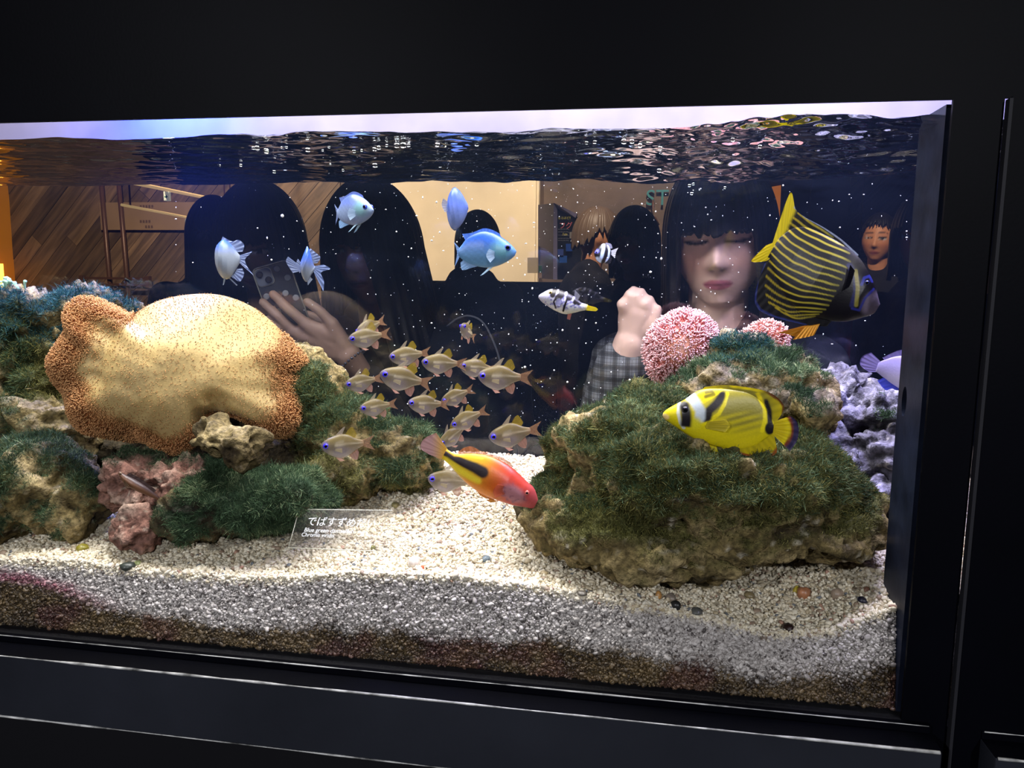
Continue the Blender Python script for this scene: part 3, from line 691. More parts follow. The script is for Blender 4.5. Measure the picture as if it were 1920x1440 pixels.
# ================================================================ LEATHER CORALS
M['coral_skin'] = painted('leather_coral_skin', 0.55, 0.3, noise=0.12, nscale=350, bump=0.25, bscale=420, bdist=0.0015)
def seg_dist(P, poly):
    poly = np.asarray(poly, float); best = np.full(len(P), 1e9); tt = np.zeros(len(P)); L = 0
    lens = np.linalg.norm(np.diff(poly, axis=0), axis=1); tot = lens.sum()
    for i in range(len(poly)-1):
        a, b = poly[i], poly[i+1]; d = b-a; t = np.clip(((P-a)@d)/(d@d+1e-9), 0, 1)
        q = np.linalg.norm(P-(a+t[:, None]*d), axis=1); m_ = q < best
        best[m_] = q[m_]; tt[m_] = (L+t[m_]*lens[i])/tot; L += lens[i]
    return best, tt
def leather_coral(name, label, outline, centre, y0, bulge, back, creases, c_mid, c_rim, tip, n_pol, pol_len, rim0, seed, folds=0.0, lean=0.0, smooth_top=None):
    """a fleshy cap: rounded cushion with a frilled rim, polyps standing on the rim"""
    s = mpp(*centre, y0); C = at(*centre, y0); n = 220
    O = spline(np.array(list(outline)+[outline[0]], float), n+1)[:-1]-np.array(centre, float)
    O = np.stack([O[:, 0]*s, -O[:, 1]*s], 1)
    gk = np.exp(-(np.minimum(np.arange(n), n-np.arange(n))/26.0)**2); gk /= gk.sum()
    Osm = np.stack([np.real(np.fft.ifft(np.fft.fft(O[:, q])*np.fft.fft(gk))) for q in (0, 1)], 1); nr = 56
    rr = np.sin(np.linspace(0, np.pi/2, nr))
    th = np.linspace(0, 2*np.pi, n, endpoint=False)
    def sheet(sign):
        bl = (rr**3.5)[:, None]; X = (Osm[None, :, 0]*(1-bl)+O[None, :, 0]*bl)*rr[:, None]; Z = (Osm[None, :, 1]*(1-bl)+O[None, :, 1]*bl)*rr[:, None]
        prof = (1-rr[:, None]**2.6)**0.62*np.ones((1, n))
        Y = -bulge*prof if sign > 0 else back*(1-rr[:, None]**3)**0.7*np.ones((1, n))
        if sign > 0:
            fo = 1.6*folds*(rr[:, None]**5)*(1-rr[:, None]**12)*np.sin(5*th+.6)[None]*(.35+.65*sstep(.1, -.5, np.sin(th)*np.sign(O[n//4, 1]) if False else O[:, 1]/np.abs(O[:, 1]).max()))[None]+folds*rr[:, None]**4*(1-rr[:, None]**14)*(np.sin(9*th+1.3*np.sin(2*th))+0.5*np.sin(15*th+2))[None]; Y = Y+fo
            q = np.stack([X.ravel()/s+centre[0], -Z.ravel()/s+centre[1]], 1)
            for poly, wd, dp in creases:
                d, _ = seg_dist(q, poly); Y = Y+(dp*np.exp(-(d/wd)**2)).reshape(Y.shape)
            nz = fbm(np.stack([X.ravel(), Z.ravel(), X.ravel()*0], 1)*22, 3, seed).reshape(Y.shape); Y = Y+0.0035*nz*(1-rr[:, None]**8)
        return np.stack([X, Y+lean*Z, Z], -1)
    A = sheet(1); B = sheet(-1)
    rings = np.concatenate([A[1:], B[-2:0:-1]], 0)
    V, F = loft(rings, cap=False)
    V = np.concatenate([V, A[0].mean(0)[None], B[0].mean(0)[None]]); a0, b0 = len(V)-2, len(V)-1; k = n; last = (len(rings)-1)*k
    F = F+[[a0, (j+1) % k, j, j] if False else [a0, (j+1) % k, j] for j in range(k)]+[[b0, last+j, last+(j+1) % k] for j in range(k)]
    r_ = np.concatenate([np.repeat(rr[1:], n), np.repeat(rr[-2:0:-1], n), [0, 0]]); front = np.concatenate([np.ones((nr-1)*n), np.zeros((nr-2)*n), [1, 0]])
    ph = fbm(V*18, 3, seed+4); bare = np.zeros(len(V))
    if smooth_top:
        qx, qy = V[:, 0]/s+centre[0], -V[:, 2]/s+centre[1]; bare = sstep(smooth_top[0]-10, smooth_top[0]+25, qx)*sstep(smooth_top[1]+10, smooth_top[1]-40, qx)*sstep(smooth_top[2]+40, smooth_top[2]-30, qy)
    k_ = sstep(rim0, 0.97, r_+0.10*ph); k_ = np.where(front > 0, k_, 0.35)*(1-bare)
    c = lerp(c_mid, c_rim, k_); c = lerp(c, np.array(c_mid)*np.array([1.15, 1.1, 0.95]), 0.5*np.clip(fbm(V*30, 2, seed+8), 0, 1))
    root = mesh_np(name, V, F, M['coral_skin'], col=c); root.location = C; root.rotation_euler = (0, 0, view_az(*centre)*0.7); tag(root, label, 'coral')
    # polyps
    Fq = np.array([f for f in F if len(f) == 4]); Nn = normals(V, np.array([[f[0], f[1], f[2]] for f in F]))
    if (Nn[:nr//2*n, 1].mean()) > 0: Nn = -Nn
    rg = np.random.default_rng(seed)
    wt = np.where(front > 0, 0.03+1.0*sstep(rim0-.05, min(rim0+.2, .98), r_+0.12*ph), 0.0); wt[(front == 0) & (r_ > 0.93)] = 1.0; wt = np.where(bare > .5, 0.14*(front > 0), wt+.12*(front > 0))
    a, b, d = V[Fq[:, 0]], V[Fq[:, 1]], V[Fq[:, 3]]
    ar = np.linalg.norm(np.cross(b-a, d-a), axis=1)*wt[Fq].mean(1); f = rg.choice(len(Fq), n_pol, p=ar/ar.sum())
    u, v = rg.random((2, n_pol, 1)); P = a[f]+(b[f]-a[f])*u+(d[f]-a[f])*v
    nn = Nn[Fq[f, 0]]+0.22*rg.standard_normal((n_pol, 3)); out = P.copy(); out[:, 1] = 0; out /= np.linalg.norm(out, axis=1)[:, None]+1e-9
    rloc = r_[Fq[f, 0]]; nn = nn+0.5*out*sstep(0.7, 1, rloc)[:, None]; nn /= np.linalg.norm(nn, axis=1)[:, None]
    Lp = (pol_len*(0.22+0.88*sstep(rim0-.1, 1, rloc)*(1-bare[Fq[f, 0]]))*(0.7+0.6*rg.random(n_pol)))[:, None]
    e1 = np.cross(nn, rg.standard_normal((n_pol, 3))); e1 /= np.linalg.norm(e1, axis=1)[:, None]; e2 = np.cross(nn, e1)
    w0, w1 = pol_len*0.085, pol_len*0.15
    VV = []
    for base, ww in ((P-nn*.0005, w0), (P+nn*Lp*0.72, w0*0.9), (P+nn*Lp, w1)):
        for q in range(3):
            an = q*2.0944; VV.append(base+ww*(math.cos(an)*e1+math.sin(an)*e2))
    VV.append(P+nn*Lp*1.08)
    VV = np.stack(VV, 1).reshape(-1, 3); kk = np.arange(n_pol)[:, None]*10; tr = []
    for lv in (0, 3):
        for q in range(3):
            p_, p2 = lv+q, lv+(q+1) % 3; tr += [[p_, p2, p2+3], [p_, p2+3, p_+3]]
    tr += [[6, 7, 9], [7, 8, 9], [8, 6, 9]]
    Q = np.concatenate([kk+np.array([t]) for t in tr], 0)
    kr = sstep(rim0-.1, .9, rloc)*(1-bare[Fq[f, 0]]); base_c = lerp(np.array(c_mid)*0.95, np.array(c_rim), kr); tipc = np.array(tip)*(0.8+0.35*rg.random((n_pol, 1)))
    cc = np.stack([base_c]*3+[lerp(base_c, tipc, np.full(n_pol, .3))]*3+[tipc]*4, 1).reshape(-1, 3)
    o = mesh_np('polyps', VV, Q, M['polyp'], root, col=cc); o['kind'] = 'stuff'
    return root
leather_coral('leather_coral', 'huge golden-tan leather coral cap with orange frilled rim on the left reef',
    [(245, 598), (300, 566), (360, 553), (415, 555), (470, 577), (515, 615), (548, 655), (566, 682), (558, 700), (575, 728), (574, 765), (558, 800), (528, 818), (500, 812), (470, 795), (438, 772), (412, 766), (394, 772), (378, 800), (360, 828), (330, 842), (302, 836), (284, 818), (268, 818), (240, 812), (212, 806), (176, 796), (158, 770), (150, 735), (128, 706), (120, 676), (134, 648), (150, 620), (147, 588), (165, 566), (200, 568)],
    (350, 690), 0.20, 0.085, 0.045,
    [([(250, 592), (232, 640), (215, 690)], 18, 0.014), ([(402, 775), (415, 740), (408, 735)], 16, 0.010), ([(270, 830), (268, 800)], 10, 0.010), ([(165, 630), (185, 642)], 12, 0.008), ([(560, 698), (535, 702)], 9, 0.006)],
    srgb(172, 148, 98), srgb(150, 82, 42), srgb(226, 172, 116), 26000, 0.0052, 0.74, 5, folds=0.010, lean=0.22, smooth_top=(250, 540, 650))
leather_coral('leather_coral', 'round pink leather coral lobe bristling with polyps, left of the algae-capped ledge',
    [(1248, 604), (1278, 590), (1305, 596), (1326, 612), (1334, 634), (1332, 656), (1312, 668), (1290, 690), (1262, 712), (1238, 708), (1224, 686), (1218, 655), (1228, 624)],
    (1276, 648), 0.31, 0.045, 0.03, [], srgb(226, 170, 150), srgb(212, 120, 112), srgb(250, 205, 215), 3400, 0.0085, 0.1, 6, folds=0.004)
leather_coral('leather_coral', 'smaller pink leather coral lobe just left below the striped angelfish',
    [(1382, 640), (1404, 626), (1428, 611), (1452, 613), (1466, 626), (1464, 645), (1476, 662), (1472, 684), (1450, 682), (1425, 676), (1400, 668)],
    (1430, 648), 0.315, 0.03, 0.025, [], srgb(226, 170, 150), srgb(216, 128, 112), srgb(250, 208, 205), 1700, 0.0078, 0.1, 8, folds=0.003)
# pale fleshy foot that joins the pink lobes
V, F, Nn = fuse('foot', [capsule(at(1320, 645, .325), at(1395, 655, .325), .016, .014), capsule(at(1340, 650, .325), at(1360, 690, .33), .018, .02)], 0.003, 3)
o = mesh_np('coral_foot', V, F, M['coral_skin'], col=np.tile(srgb(222, 206, 226), (len(V), 1))); tag(o, 'smooth pale lilac coral foot between the two pink lobes', 'coral')
# pale green branching polyps at the far left edge
def branch_coral():
    base = at(10, 548, .28); s = mpp(10, 548, .28); sol = []; rg = np.random.default_rng(4)
    for k in range(26):
        p = base+np.array([rg.uniform(-40, 32)*s, rg.uniform(-.02, .02), rg.uniform(-6, 6)*s]); q = p+np.array([rg.uniform(-8, 8)*s, rg.uniform(-.006, .004), rg.uniform(6, 22)*s])
        sol.append(capsule(p, q, 3.2*s, 2.4*s, 8)); sol.append(ellipsoid(q, (3.8*s,)*3, sub=2))
    sol.append(ellipsoid(base-np.array([0, 0, 6*s]), (42*s, .02, 9*s), sub=2))
    V, F, Nn = fuse('b', sol, 0.0016, 1)
    t = sstep(0.0, 22*s, V[:, 2]-base[2]); o = mesh_np('branch_coral', V, F, M['coral_skin'], col=lerp(srgb(90, 120, 110), srgb(170, 214, 186), t))
    tag(o, 'pale mint-green branching soft coral at the far left edge', 'coral')
branch_coral()

# ================================================================ FISH
M['fish'] = painted('fish_skin', 0.38, 0.45, noise=0.06, nscale=500, bump=0.10, vor=420, bdist=0.0006)
M['fin'] = painted('fish_fin', 0.45, 0.3, noise=0, bump=0, alpha=0.92, trans=0.3)
M['fin_clear'] = painted('clear_fin', 0.45, 0.3, noise=0, bump=0, alpha=0.5, trans=0.4)
M['glassy_fish'] = painted('glassy_fish_skin', 0.35, 0.45, noise=0.08, nscale=600, bump=0.12, vor=500, bdist=0.0005, alpha=0.70, trans=0.25)
M['pupil'] = plain('fish_pupil', (0.004, 0.004, 0.006), 0.08, 0.6)
class Fish:
    """a fish drawn in photo pixels at depth y, built as a solid lofted body with fin sheets"""
    def __init__(self, name, label, cat, y, centre, nose, tailb, top, bot, width, colf, st=90, ring=40, group=None, mat='fish', yaw=0.0, zoom=None, wmax=0.42):
        self.zf = zoom or (lambda p: np.asarray(p, float)); z0 = self.zf([(0, 0), (1, 0)]); self.zk = float(z0[1, 0]-z0[0, 0])
        nose, tailb = self.zf(nose), self.zf(tailb); self.c = self.zf(centre); self.y = y; self.s = mpp(*self.c, y)
        self.ax = (tailb-nose)/np.linalg.norm(tailb-nose); self.L = np.linalg.norm(tailb-nose); self.nose = nose
        self.pv = np.array([self.ax[1], -self.ax[0]])
        if self.pv[1] > 0: self.pv = -self.pv                   # 'up' in the picture has negative y
        self.colf = colf
        C = at(*self.c, y)
        self.root = empty(name, C, label, cat, group, (0, 0, view_az(*self.c)*0.8+yaw))
        def prof(pts):
            q = self.zf(pts)-nose; u = (q@self.ax)/self.L; v = q@self.pv
            sp = spline(np.stack([u, v], 1), 200); o = np.argsort(sp[:, 0]); return sp[o, 0], sp[o, 1]
        tu, tv = prof([self.inv(nose)]+list(top) if False else list(top)); bu, bv = prof(list(bot))
        t = np.sin(np.linspace(0, 1, st)*np.pi/2)**1.0; t = 1-np.cos(np.linspace(0, 1, st)*np.pi/2) if False else np.linspace(0, 1, st)**1.25
        zt = np.interp(t, tu, tv); zb = np.interp(t, bu, bv)
        mid = (zt+zb)/2; h = np.maximum((zt-zb)/2, 0.4)
        H = h.max(); wd = H*width*np.interp(t, [0, .06, .18, .35, .55, .8, 1], [.10, .42, .85, 1.0, .85, .42, .16])
        h[0] = min(h[0], 1.0); wd[0] = min(wd[0], 0.5)
        ph = np.linspace(0, 2*np.pi, ring, endpoint=False)
        cz = np.cos(ph); sy = np.sin(ph); sy = np.sign(sy)*np.abs(sy)**1.25
        self.t, self.mid, self.h, self.wd = t, mid, h, wd
        U = np.repeat((t*self.L)[:, None], ring, 1); Vv = mid[:, None]+h[:, None]*cz; W = wd[:, None]*sy
        V, F = loft(self.loc(U, Vv, W).reshape(st, ring, 3)); q = self.pix(U, Vv).reshape(-1, 2)
        c = colf(q[:, 0], q[:, 1]); self.matname = mat
        self.body = mesh_np('body', V, F, M[mat], self.root, col=c)
    def inv(self, p): return p
    def pix(self, U, Vv):
        return self.nose+U[..., None]*self.ax+Vv[..., None]*self.pv
    def loc(self, U, Vv, W):
        p = self.pix(np.asarray(U, float), np.asarray(Vv, float))-self.c
        return np.stack([p[..., 0]*self.s, np.asarray(W, float)*self.s, -p[..., 1]*self.s], -1)
    def fin(self, name, base, edge, colf=None, mat='fin', n=40, m_=14, off=0.0, splay=0.0, rays=0.25, th=0.9, parent=None):
        """sheet between a base line on the body and an outer edge line (both in pixels)"""
        B, E_ = spline(self.zf(base), n), spline(self.zf(edge), n); v = np.linspace(0, 1, m_)
        G = B[:, None]*(1-v)[None, :, None]+E_[:, None]*v[None, :, None]
        q = G.reshape(-1, 2); P = q-self.c
        wy = off+splay*v[None, :]+rays*np.sin(np.linspace(0, n*0.9, n))[:, None]*v[None]
        t_ = th*(1-0.85*v)[None, :]*np.ones((n, 1))
        def lay(sg): return np.stack([P[:, 0]*self.s, ((wy+sg*t_)*self.s).ravel(), -P[:, 1]*self.s], 1)
        V = np.concatenate([lay(1), lay(-1)]); N0 = n*m_
        i = np.arange(n-1)[:, None]*m_; j = np.arange(m_-1)[None]
        Q = np.stack([i+j, i+m_+j, i+m_+j+1, i+j+1], -1).reshape(-1, 4); F = Q.tolist()+(Q[:, ::-1]+N0).tolist()
        rim = [k*m_ for k in range(n)]+[(n-1)*m_+k for k in range(1, m_)]+[k*m_+m_-1 for k in range(n-2, -1, -1)]+[k for k in range(m_-2, 0, -1)]
        F += [[a, b, b+N0, a+N0] for a, b in zip(rim, rim[1:]+rim[:1])]
        c = (colf or self.colf)(q[:, 0], q[:, 1]); uu = np.repeat(np.linspace(0, 1, n), m_)
        c = np.asarray(c)*(0.90+0.10*np.cos(uu*n*1.6))[:, None]
        return mesh_np(name, V, F, M[mat], parent or self.root, col=np.concatenate([c, c]))
    def eyes(self, p, r, iris, pupil=0.6, sides=(-1, 1)):
        r = r*self.zk; p = self.zf(p); u = (p-self.nose)@self.ax; v = (p-self.nose)@self.pv
        k = np.interp(u/self.L, self.t, self.wd); hh = np.interp(u/self.L, self.t, self.h); mm = np.interp(u/self.L, self.t, self.mid)
        cz = np.clip((v-mm)/hh, -1, 1); w_ = k*max(1-cz*cz, 0)**0.62
        im = plain('fish_iris', iris, 0.15, 0.6)
        for sg in sides:
            c0 = self.loc(u, v, sg*(w_+0.02*r)); V, F = ICO3
            e = mesh_np('eye', V*np.array([1, .55, 1])*r*self.s, F, im, self.root); e.location = c0
            pu = mesh_np('pupil', V*np.array([1, .4, 1])*r*pupil*self.s, F, M['pupil'], e); pu.location = (0, sg*0.38*r*self.s, 0)
    def pectoral(self, base, edge, colf, mat='fin_clear', out=6.0, sides=(-1, 1)):
        b = self.zf(base).mean(0); u = (b-self.nose)@self.ax; w_ = np.interp(u/self.L, self.t, self.wd)
        for sg in sides:
            self.fin('pectoral_fin', base, edge, colf, mat, 20, 8, off=sg*(w_*0.9), splay=sg*out, th=0.5)
def zoomer(x0, y0, f): return lambda p: np.asarray(p, float)/f+np.array([x0, y0], float)
def flat(c): return lambda x, y: np.tile(np.array(c, float), (len(x), 1))
def inside(x, y, cx, cy, rx, ry, soft=0.25, rot=0.0):
    dx, dy = x-cx, y-cy; a, b = dx*math.cos(rot)+dy*math.sin(rot), -dx*math.sin(rot)+dy*math.cos(rot)
    d = np.sqrt((a/rx)**2+(b/ry)**2); return sstep(1+soft, 1-soft, d)
def near(x, y, poly, wd, soft=0.4):
    d, t = seg_dist(np.stack([x, y], 1), poly); return sstep(1+soft, 1-soft, d/wd), t

# ---- raccoon-masked butterflyfish
Z = zoomer(1220, 700, 6.857)
def zc(f, pts): return f(pts)
def col_butterfly(x, y):
    X, Y = (x-1220)*6.857, (y-700)*6.857
    c = lerp(srgb(226, 208, 20), srgb(150, 140, 44), inside(X, Y, 1150, 400, 380, 330, .45))
    c = lerp(c, srgb(214, 196, 22), sstep(650, 900, Y)*0.8)
    st = 0.5+0.5*np.sin((Y+0.32*(X-800))/15.0); k = inside(X, Y, 1050, 680, 430, 190, .3, -0.2); c = lerp(c, srgb(222, 204, 24), k*st*0.75)
    for poly, wd in (([(640, 380), (760, 300), (890, 200)], 22), ([(960, 250), (930, 380), (870, 500), (760, 590), (680, 640)], 24), ([(1340, 240), (1430, 420), (1440, 560), (1410, 700)], 26)):
        k, _ = near(X, Y, poly, wd); c = lerp(c, srgb(245, 226, 20), k)
    k, _ = near(X, Y, [(700, 240), (770, 225), (800, 260), (700, 290)], 22, .7); c = lerp(c, srgb(70, 62, 20), k*.8)
    k1, _ = near(X, Y, [(730, 555), (745, 470), (840, 370), (905, 270)], 52); k2, _ = near(X, Y, [(700, 580), (690, 500)], 34)
    c = lerp(c, srgb(34, 28, 30), np.maximum(k1*sstep(1010, 940, X+Y*0.1), k2))
    k, _ = near(X, Y, [(1440, 330), (1485, 450), (1500, 600)], 30); c = lerp(c, srgb(28, 24, 28), k); c = lerp(c, srgb(28, 24, 28), inside(X, Y, 1500, 670, 58, 82, .2))
    k, _ = near(X, Y, [(490, 290), (580, 380), (640, 470), (640, 560)], 62); c = lerp(c, srgb(212, 222, 232), k)
    k, _ = near(X, Y, [(375, 400), (365, 520), (400, 650), (440, 710)], 22); c = lerp(c, srgb(220, 222, 210), k)
    c = lerp(c, srgb(228, 216, 40), inside(X, Y, 590, 640, 70, 80, .5)*0.9)
    k, _ = near(X, Y, [(440, 430), (460, 500), (470, 600), (465, 670)], 68); c = lerp(c, srgb(30, 26, 32), k*sstep(715, 680, Y))
    c = lerp(c, srgb(240, 205, 150), inside(X, Y, 190, 590, 60, 40, .4)*.8)
    return c
def col_bf_fin(x, y):
    X, Y = (x-1220)*6.857, (y-700)*6.857; c = col_butterfly(x, y)
    k, _ = near(X, Y, [(1000, 148), (1250, 175), (1450, 210), (1600, 300), (1660, 380), (1655, 470)], 22); c = lerp(c, srgb(120, 70, 30), k*sstep(1350, 1500, X)); c = lerp(c, srgb(240, 222, 20), k*sstep(1450, 1300, X))
    k, _ = near(X, Y, [(1080, 1010), (1250, 1045), (1420, 1055), (1560, 1010), (1630, 900)], 26); c = lerp(c, srgb(176, 92, 30), k)
    return c
def col_bf_tail(x, y):
    X, Y = (x-1220)*6.857, (y-700)*6.857; r = np.hypot(X-1470, (Y-680)); c = np.tile(np.array(srgb(226, 206, 26)), (len(x), 1))
    c = lerp(c, srgb(240, 224, 30), sstep(200, 250, r)); c = lerp(c, srgb(150, 74, 36), sstep(272, 290, r)); c = lerp(c, srgb(60, 52, 92), sstep(300, 330, r)); return c
f = Fish('butterflyfish', 'bright yellow butterflyfish with black eye mask and white band swimming left', 'fish', 0.07, (850, 600), (165, 580), (1545, 655),
    [(160, 578), (180, 530), (250, 470), (360, 400), (440, 350), (540, 270), (640, 215), (760, 195), (900, 190), (1080, 205), (1240, 240), (1380, 330), (1480, 470), (1550, 590)],
    [(165, 590), (200, 630), (290, 690), (400, 760), (500, 820), (620, 880), (760, 920), (900, 950), (1050, 965), (1200, 950), (1340, 900), (1450, 810), (1545, 735)],
    0.34, col_butterfly, 190, 200, zoom=Z)
f.fin('dorsal_fin', [(640, 235), (900, 215), (1080, 225), (1240, 265), (1380, 350), (1480, 480), (1545, 600)], [(680, 180), (900, 145), (1100, 150), (1400, 190), (1580, 280), (1658, 410), (1575, 585)], col_bf_fin, off=0)
f.fin('anal_fin', [(900, 930), (1050, 945), (1200, 930), (1340, 880), (1450, 800), (1530, 735)], [(960, 985), (1080, 1010), (1260, 1045), (1450, 1055), (1600, 980), (1560, 760)], col_bf_fin)
f.fin('tail_fin', [(1520, 595), (1510, 660), (1530, 735)], [(1740, 500), (1815, 560), (1850, 680), (1830, 820), (1760, 945)], col_bf_tail)
for sg in (-1, 1): f.fin('pelvic_fin', [(630, 880), (740, 915), (860, 945)], [(720, 960), (880, 1080), (930, 1110)], flat(srgb(240, 222, 20)), off=sg*3, splay=sg*3)
f.pectoral([(690, 620), (700, 660), (720, 700)], [(960, 560), (1010, 640), (960, 720)], flat(srgb(210, 196, 60)), 'fin_clear')
f.eyes((450, 470), 42, srgb(30, 26, 40), 0.7)

# ---- emperor angelfish
Z = zoomer(1180, 320, 3.2)
STR = []
lefts = [(1000, 262), (975, 290), (955, 318), (935, 350), (912, 384), (890, 420), (876, 455), (862, 500), (852, 545), (846, 590), (838, 640), (836, 692), (842, 744), (860, 790), (900, 826), (960, 850)]
rights = [(1200, 400), (1262, 452), (1296, 500), (1302, 545), (1292, 585), (1276, 620), (1260, 655), (1246, 690), (1232, 720), (1222, 752), (1210, 780), (1200, 805), (1185, 826), (1165, 842), (1150, 856), (1130, 870)]
for i, (a, b) in enumerate(zip(lefts, rights)):
    sag = 26*math.sin(i/15*math.pi*0.9)+18*(i/15); mid = ((a[0]*.5+b[0]*.5)-6, (a[1]+b[1])/2+sag); q = ((a[0]*.75+b[0]*.25)-6, a[1]*.75+b[1]*.25+sag*0.85); e = (a[0]*.25+b[0]*.75, a[1]*.25+b[1]*.75+sag*0.5)
    STR.append(spline([a, q, mid, e, b], 14))
def col_emp(x, y):
    X, Y = (x-1180)*3.2, (y-320)*3.2; n = len(X)
    c = np.tile(np.array(srgb(14, 12, 22)), (n, 1))
    wob = 5*vnoise(np.stack([X/70, Y/70, X*0], 1), 3)
    for i, p in enumerate(STR):
        k, t = near(X, Y+wob, p, 5.6-0.10*i, .5); c = lerp(c, lerp(srgb(196, 172, 40), srgb(160, 152, 60), t), k*(1-0.5*sstep(.85, 1, t)))
    k, _ = near(X, Y, [(1300, 570), (1340, 640), (1345, 720), (1330, 800)], 16); c = lerp(c, srgb(40, 44, 110), k*.6)
    k, _ = near(X, Y, [(1335, 600), (1352, 700), (1350, 800)], 11); c = lerp(c, srgb(150, 140, 60), k*.8)
    c = lerp(c, srgb(52, 50, 44), inside(X, Y, 1350, 540, 60, 60, .5)*.6)
    c = lerp(c, srgb(110, 98, 118), inside(X, Y, 1440, 790, 56, 70, .35, .5)*.9)
    k, _ = near(X, Y, [(1372, 680), (1385, 640), (1415, 630), (1430, 660)], 8); c = lerp(c, srgb(40, 46, 130), k*.85)
    k, _ = near(X, Y, [(1330, 820), (1370, 830), (1395, 760), (1440, 705)], 7); c = lerp(c, srgb(40, 46, 130), k*.85)
    return c
def col_emp_dors(x, y):
    X, Y = (x-1180)*3.2, (y-320)*3.2; c = col_emp(x, y)
    k, _ = near(X, Y, [(946, 150), (950, 240), (915, 330), (880, 420)], 34, .4); c = lerp(c, srgb(232, 212, 30), k)
    k, _ = near(X, Y, [(980, 225), (1040, 280), (1150, 345), (1250, 418), (1340, 505)], 7); c = lerp(c, srgb(180, 190, 220), k*.8); return c
def col_emp_anal(x, y):
    X, Y = (x-1180)*3.2, (y-320)*3.2; c = col_emp(x, y)
    k, _ = near(X, Y, [(825, 560), (788, 650), (780, 790), (812, 840), (900, 882), (1080, 926)], 7); return lerp(c, srgb(44, 56, 130), k*.8)
f = Fish('angelfish', 'large dark angelfish with thin curved yellow stripes and yellow tail', 'fish', 0.13, (1120, 600), (1480, 800), (858, 486),
    [(1482, 790), (1450, 690), (1410, 610), (1350, 520), (1250, 440), (1150, 385), (1060, 345), (980, 345), (910, 395), (868, 445)],
    [(1478, 812), (1450, 850), (1400, 872), (1300, 900), (1180, 892), (1060, 860), (970, 780), (900, 660), (850, 530)],
    0.26, col_emp, 220, 300, zoom=Z)
f.fin('dorsal_fin', [(1345, 530), (1250, 462), (1150, 408), (1060, 370), (985, 365), (930, 400), (885, 445)], [(1348, 505), (1250, 416), (1150, 346), (1040, 284), (985, 236), (945, 145), (862, 440)], col_emp_dors, n=90, m_=30)
f.fin('anal_fin', [(1240, 880), (1120, 860), (1000, 790), (930, 690), (880, 600), (855, 520)], [(1200, 932), (1080, 926), (900, 884), (800, 836), (778, 740), (826, 552)], col_emp_anal, n=80, m_=30)
f.fin('tail_fin', [(885, 425), (868, 480), (850, 530)], [(826, 450), (775, 505), (746, 545), (790, 550), (838, 542)], flat(srgb(236, 214, 24)))
for sg in (-1, 1):
    f.fin('pelvic_fin', [(1160, 915), (1120, 925), (1080, 930)], [(1040, 1008), (960, 985), (900, 988)] if sg > 0 else [(1130, 985), (1080, 1000), (1010, 1016)], flat(srgb(214, 150, 40)), 'fin', off=sg*8, splay=sg*6, rays=1.2)
f.pectoral([(1310, 690), (1322, 640), (1330, 600)], [(1270, 720), (1290, 640), (1300, 565)], flat(srgb(18, 18, 30)), 'fin', out=8)
f.eyes((1402, 668), 13, srgb(40, 46, 110), 0.65)

# ---- freckled hawkfish
Z = zoomer(780, 790, 7.68)
def col_hawk(x, y):
    X, Y = (x-780)*7.68, (y-790)*7.68; n = len(X)
    u = (X-400)*0.883+(Y-470)*0.469; v = -(X-400)*0.469+(Y-470)*0.883       # along and across the body
    c = lerp(srgb(216, 176, 30), srgb(206, 104, 32), sstep(350, 800, u)); c = lerp(c, srgb(186, 58, 42), sstep(700, 1100, u-0.5*v)); c = lerp(c, srgb(176, 74, 76), sstep(1150, 1450, u))
    c = lerp(c, srgb(232, 140, 44), sstep(60, 200, v)*sstep(1150, 800, u)*sstep(300, 500, u)*.8)
    k, t = near(X, Y, [(350, 420), (500, 500), (700, 590), (860, 650), (960, 700)], 1.0); d, t = seg_dist(np.stack([X, Y], 1), [(350, 420), (500, 500), (700, 590), (860, 650), (965, 705)])
    c = lerp(c, srgb(34, 22, 28), sstep(1.3, .75, d/(30+52*t)))
    k, _ = near(X, Y, [(430, 560), (620, 690), (800, 790), (900, 830)], 46, .7); c = lerp(c, srgb(246, 222, 60), k*.8)
    k, _ = near(X, Y, [(420, 380), (560, 470), (780, 480), (950, 500)], 26, .7); c = lerp(c, srgb(246, 196, 60), k*.8)
    c = lerp(c, srgb(168, 120, 128), inside(X, Y, 1400, 1010, 190, 110, .4, .6)*.85)
    fr = sstep(.35, .6, vnoise(np.stack([X/40, Y/26, X*0], 1), 5)); c = lerp(c, srgb(120, 70, 90), fr*inside(X, Y, 1400, 1030, 230, 150, .3, .6)*.7)
    return c
def col_hawk_tail(x, y):
    X = (x-780)*7.68; return lerp(srgb(210, 168, 168), srgb(236, 190, 80), sstep(200, 430, X))
f = Fish('hawkfish', 'red and yellow hawkfish with a black stripe diving to the right', 'fish', 0.09, (1050, 800), (1755, 1150), (400, 480),
    [(1762, 1130), (1735, 1030), (1690, 940), (1600, 860), (1500, 762), (1390, 665), (1250, 575), (1100, 508), (950, 470), (780, 460), (600, 468), (500, 440), (430, 385)],
    [(1755, 1175), (1700, 1252), (1560, 1240), (1400, 1215), (1250, 1170), (1100, 1120), (950, 1060), (840, 985), (720, 890), (600, 770), (500, 650), (400, 560)],
    0.55, col_hawk, 130, 120, zoom=Z)
f.fin('tail_fin', [(450, 400), (425, 470), (410, 560)], [(290, 165), (160, 225), (82, 300), (75, 400), (170, 470), (300, 530)], col_hawk_tail)
f.fin('dorsal_fin', [(1390, 675), (1250, 590), (1100, 520), (950, 480), (780, 470), (620, 475)], [(1370, 600), (1250, 515), (1120, 480), (960, 430), (760, 355), (600, 440)], flat(srgb(214, 140, 90)), 'fin_clear', rays=2.0)
f.fin('anal_fin', [(860, 990), (930, 1040), (1000, 1075)], [(900, 1045), (950, 1090), (1050, 1130)], flat(srgb(232, 150, 70)), 'fin')
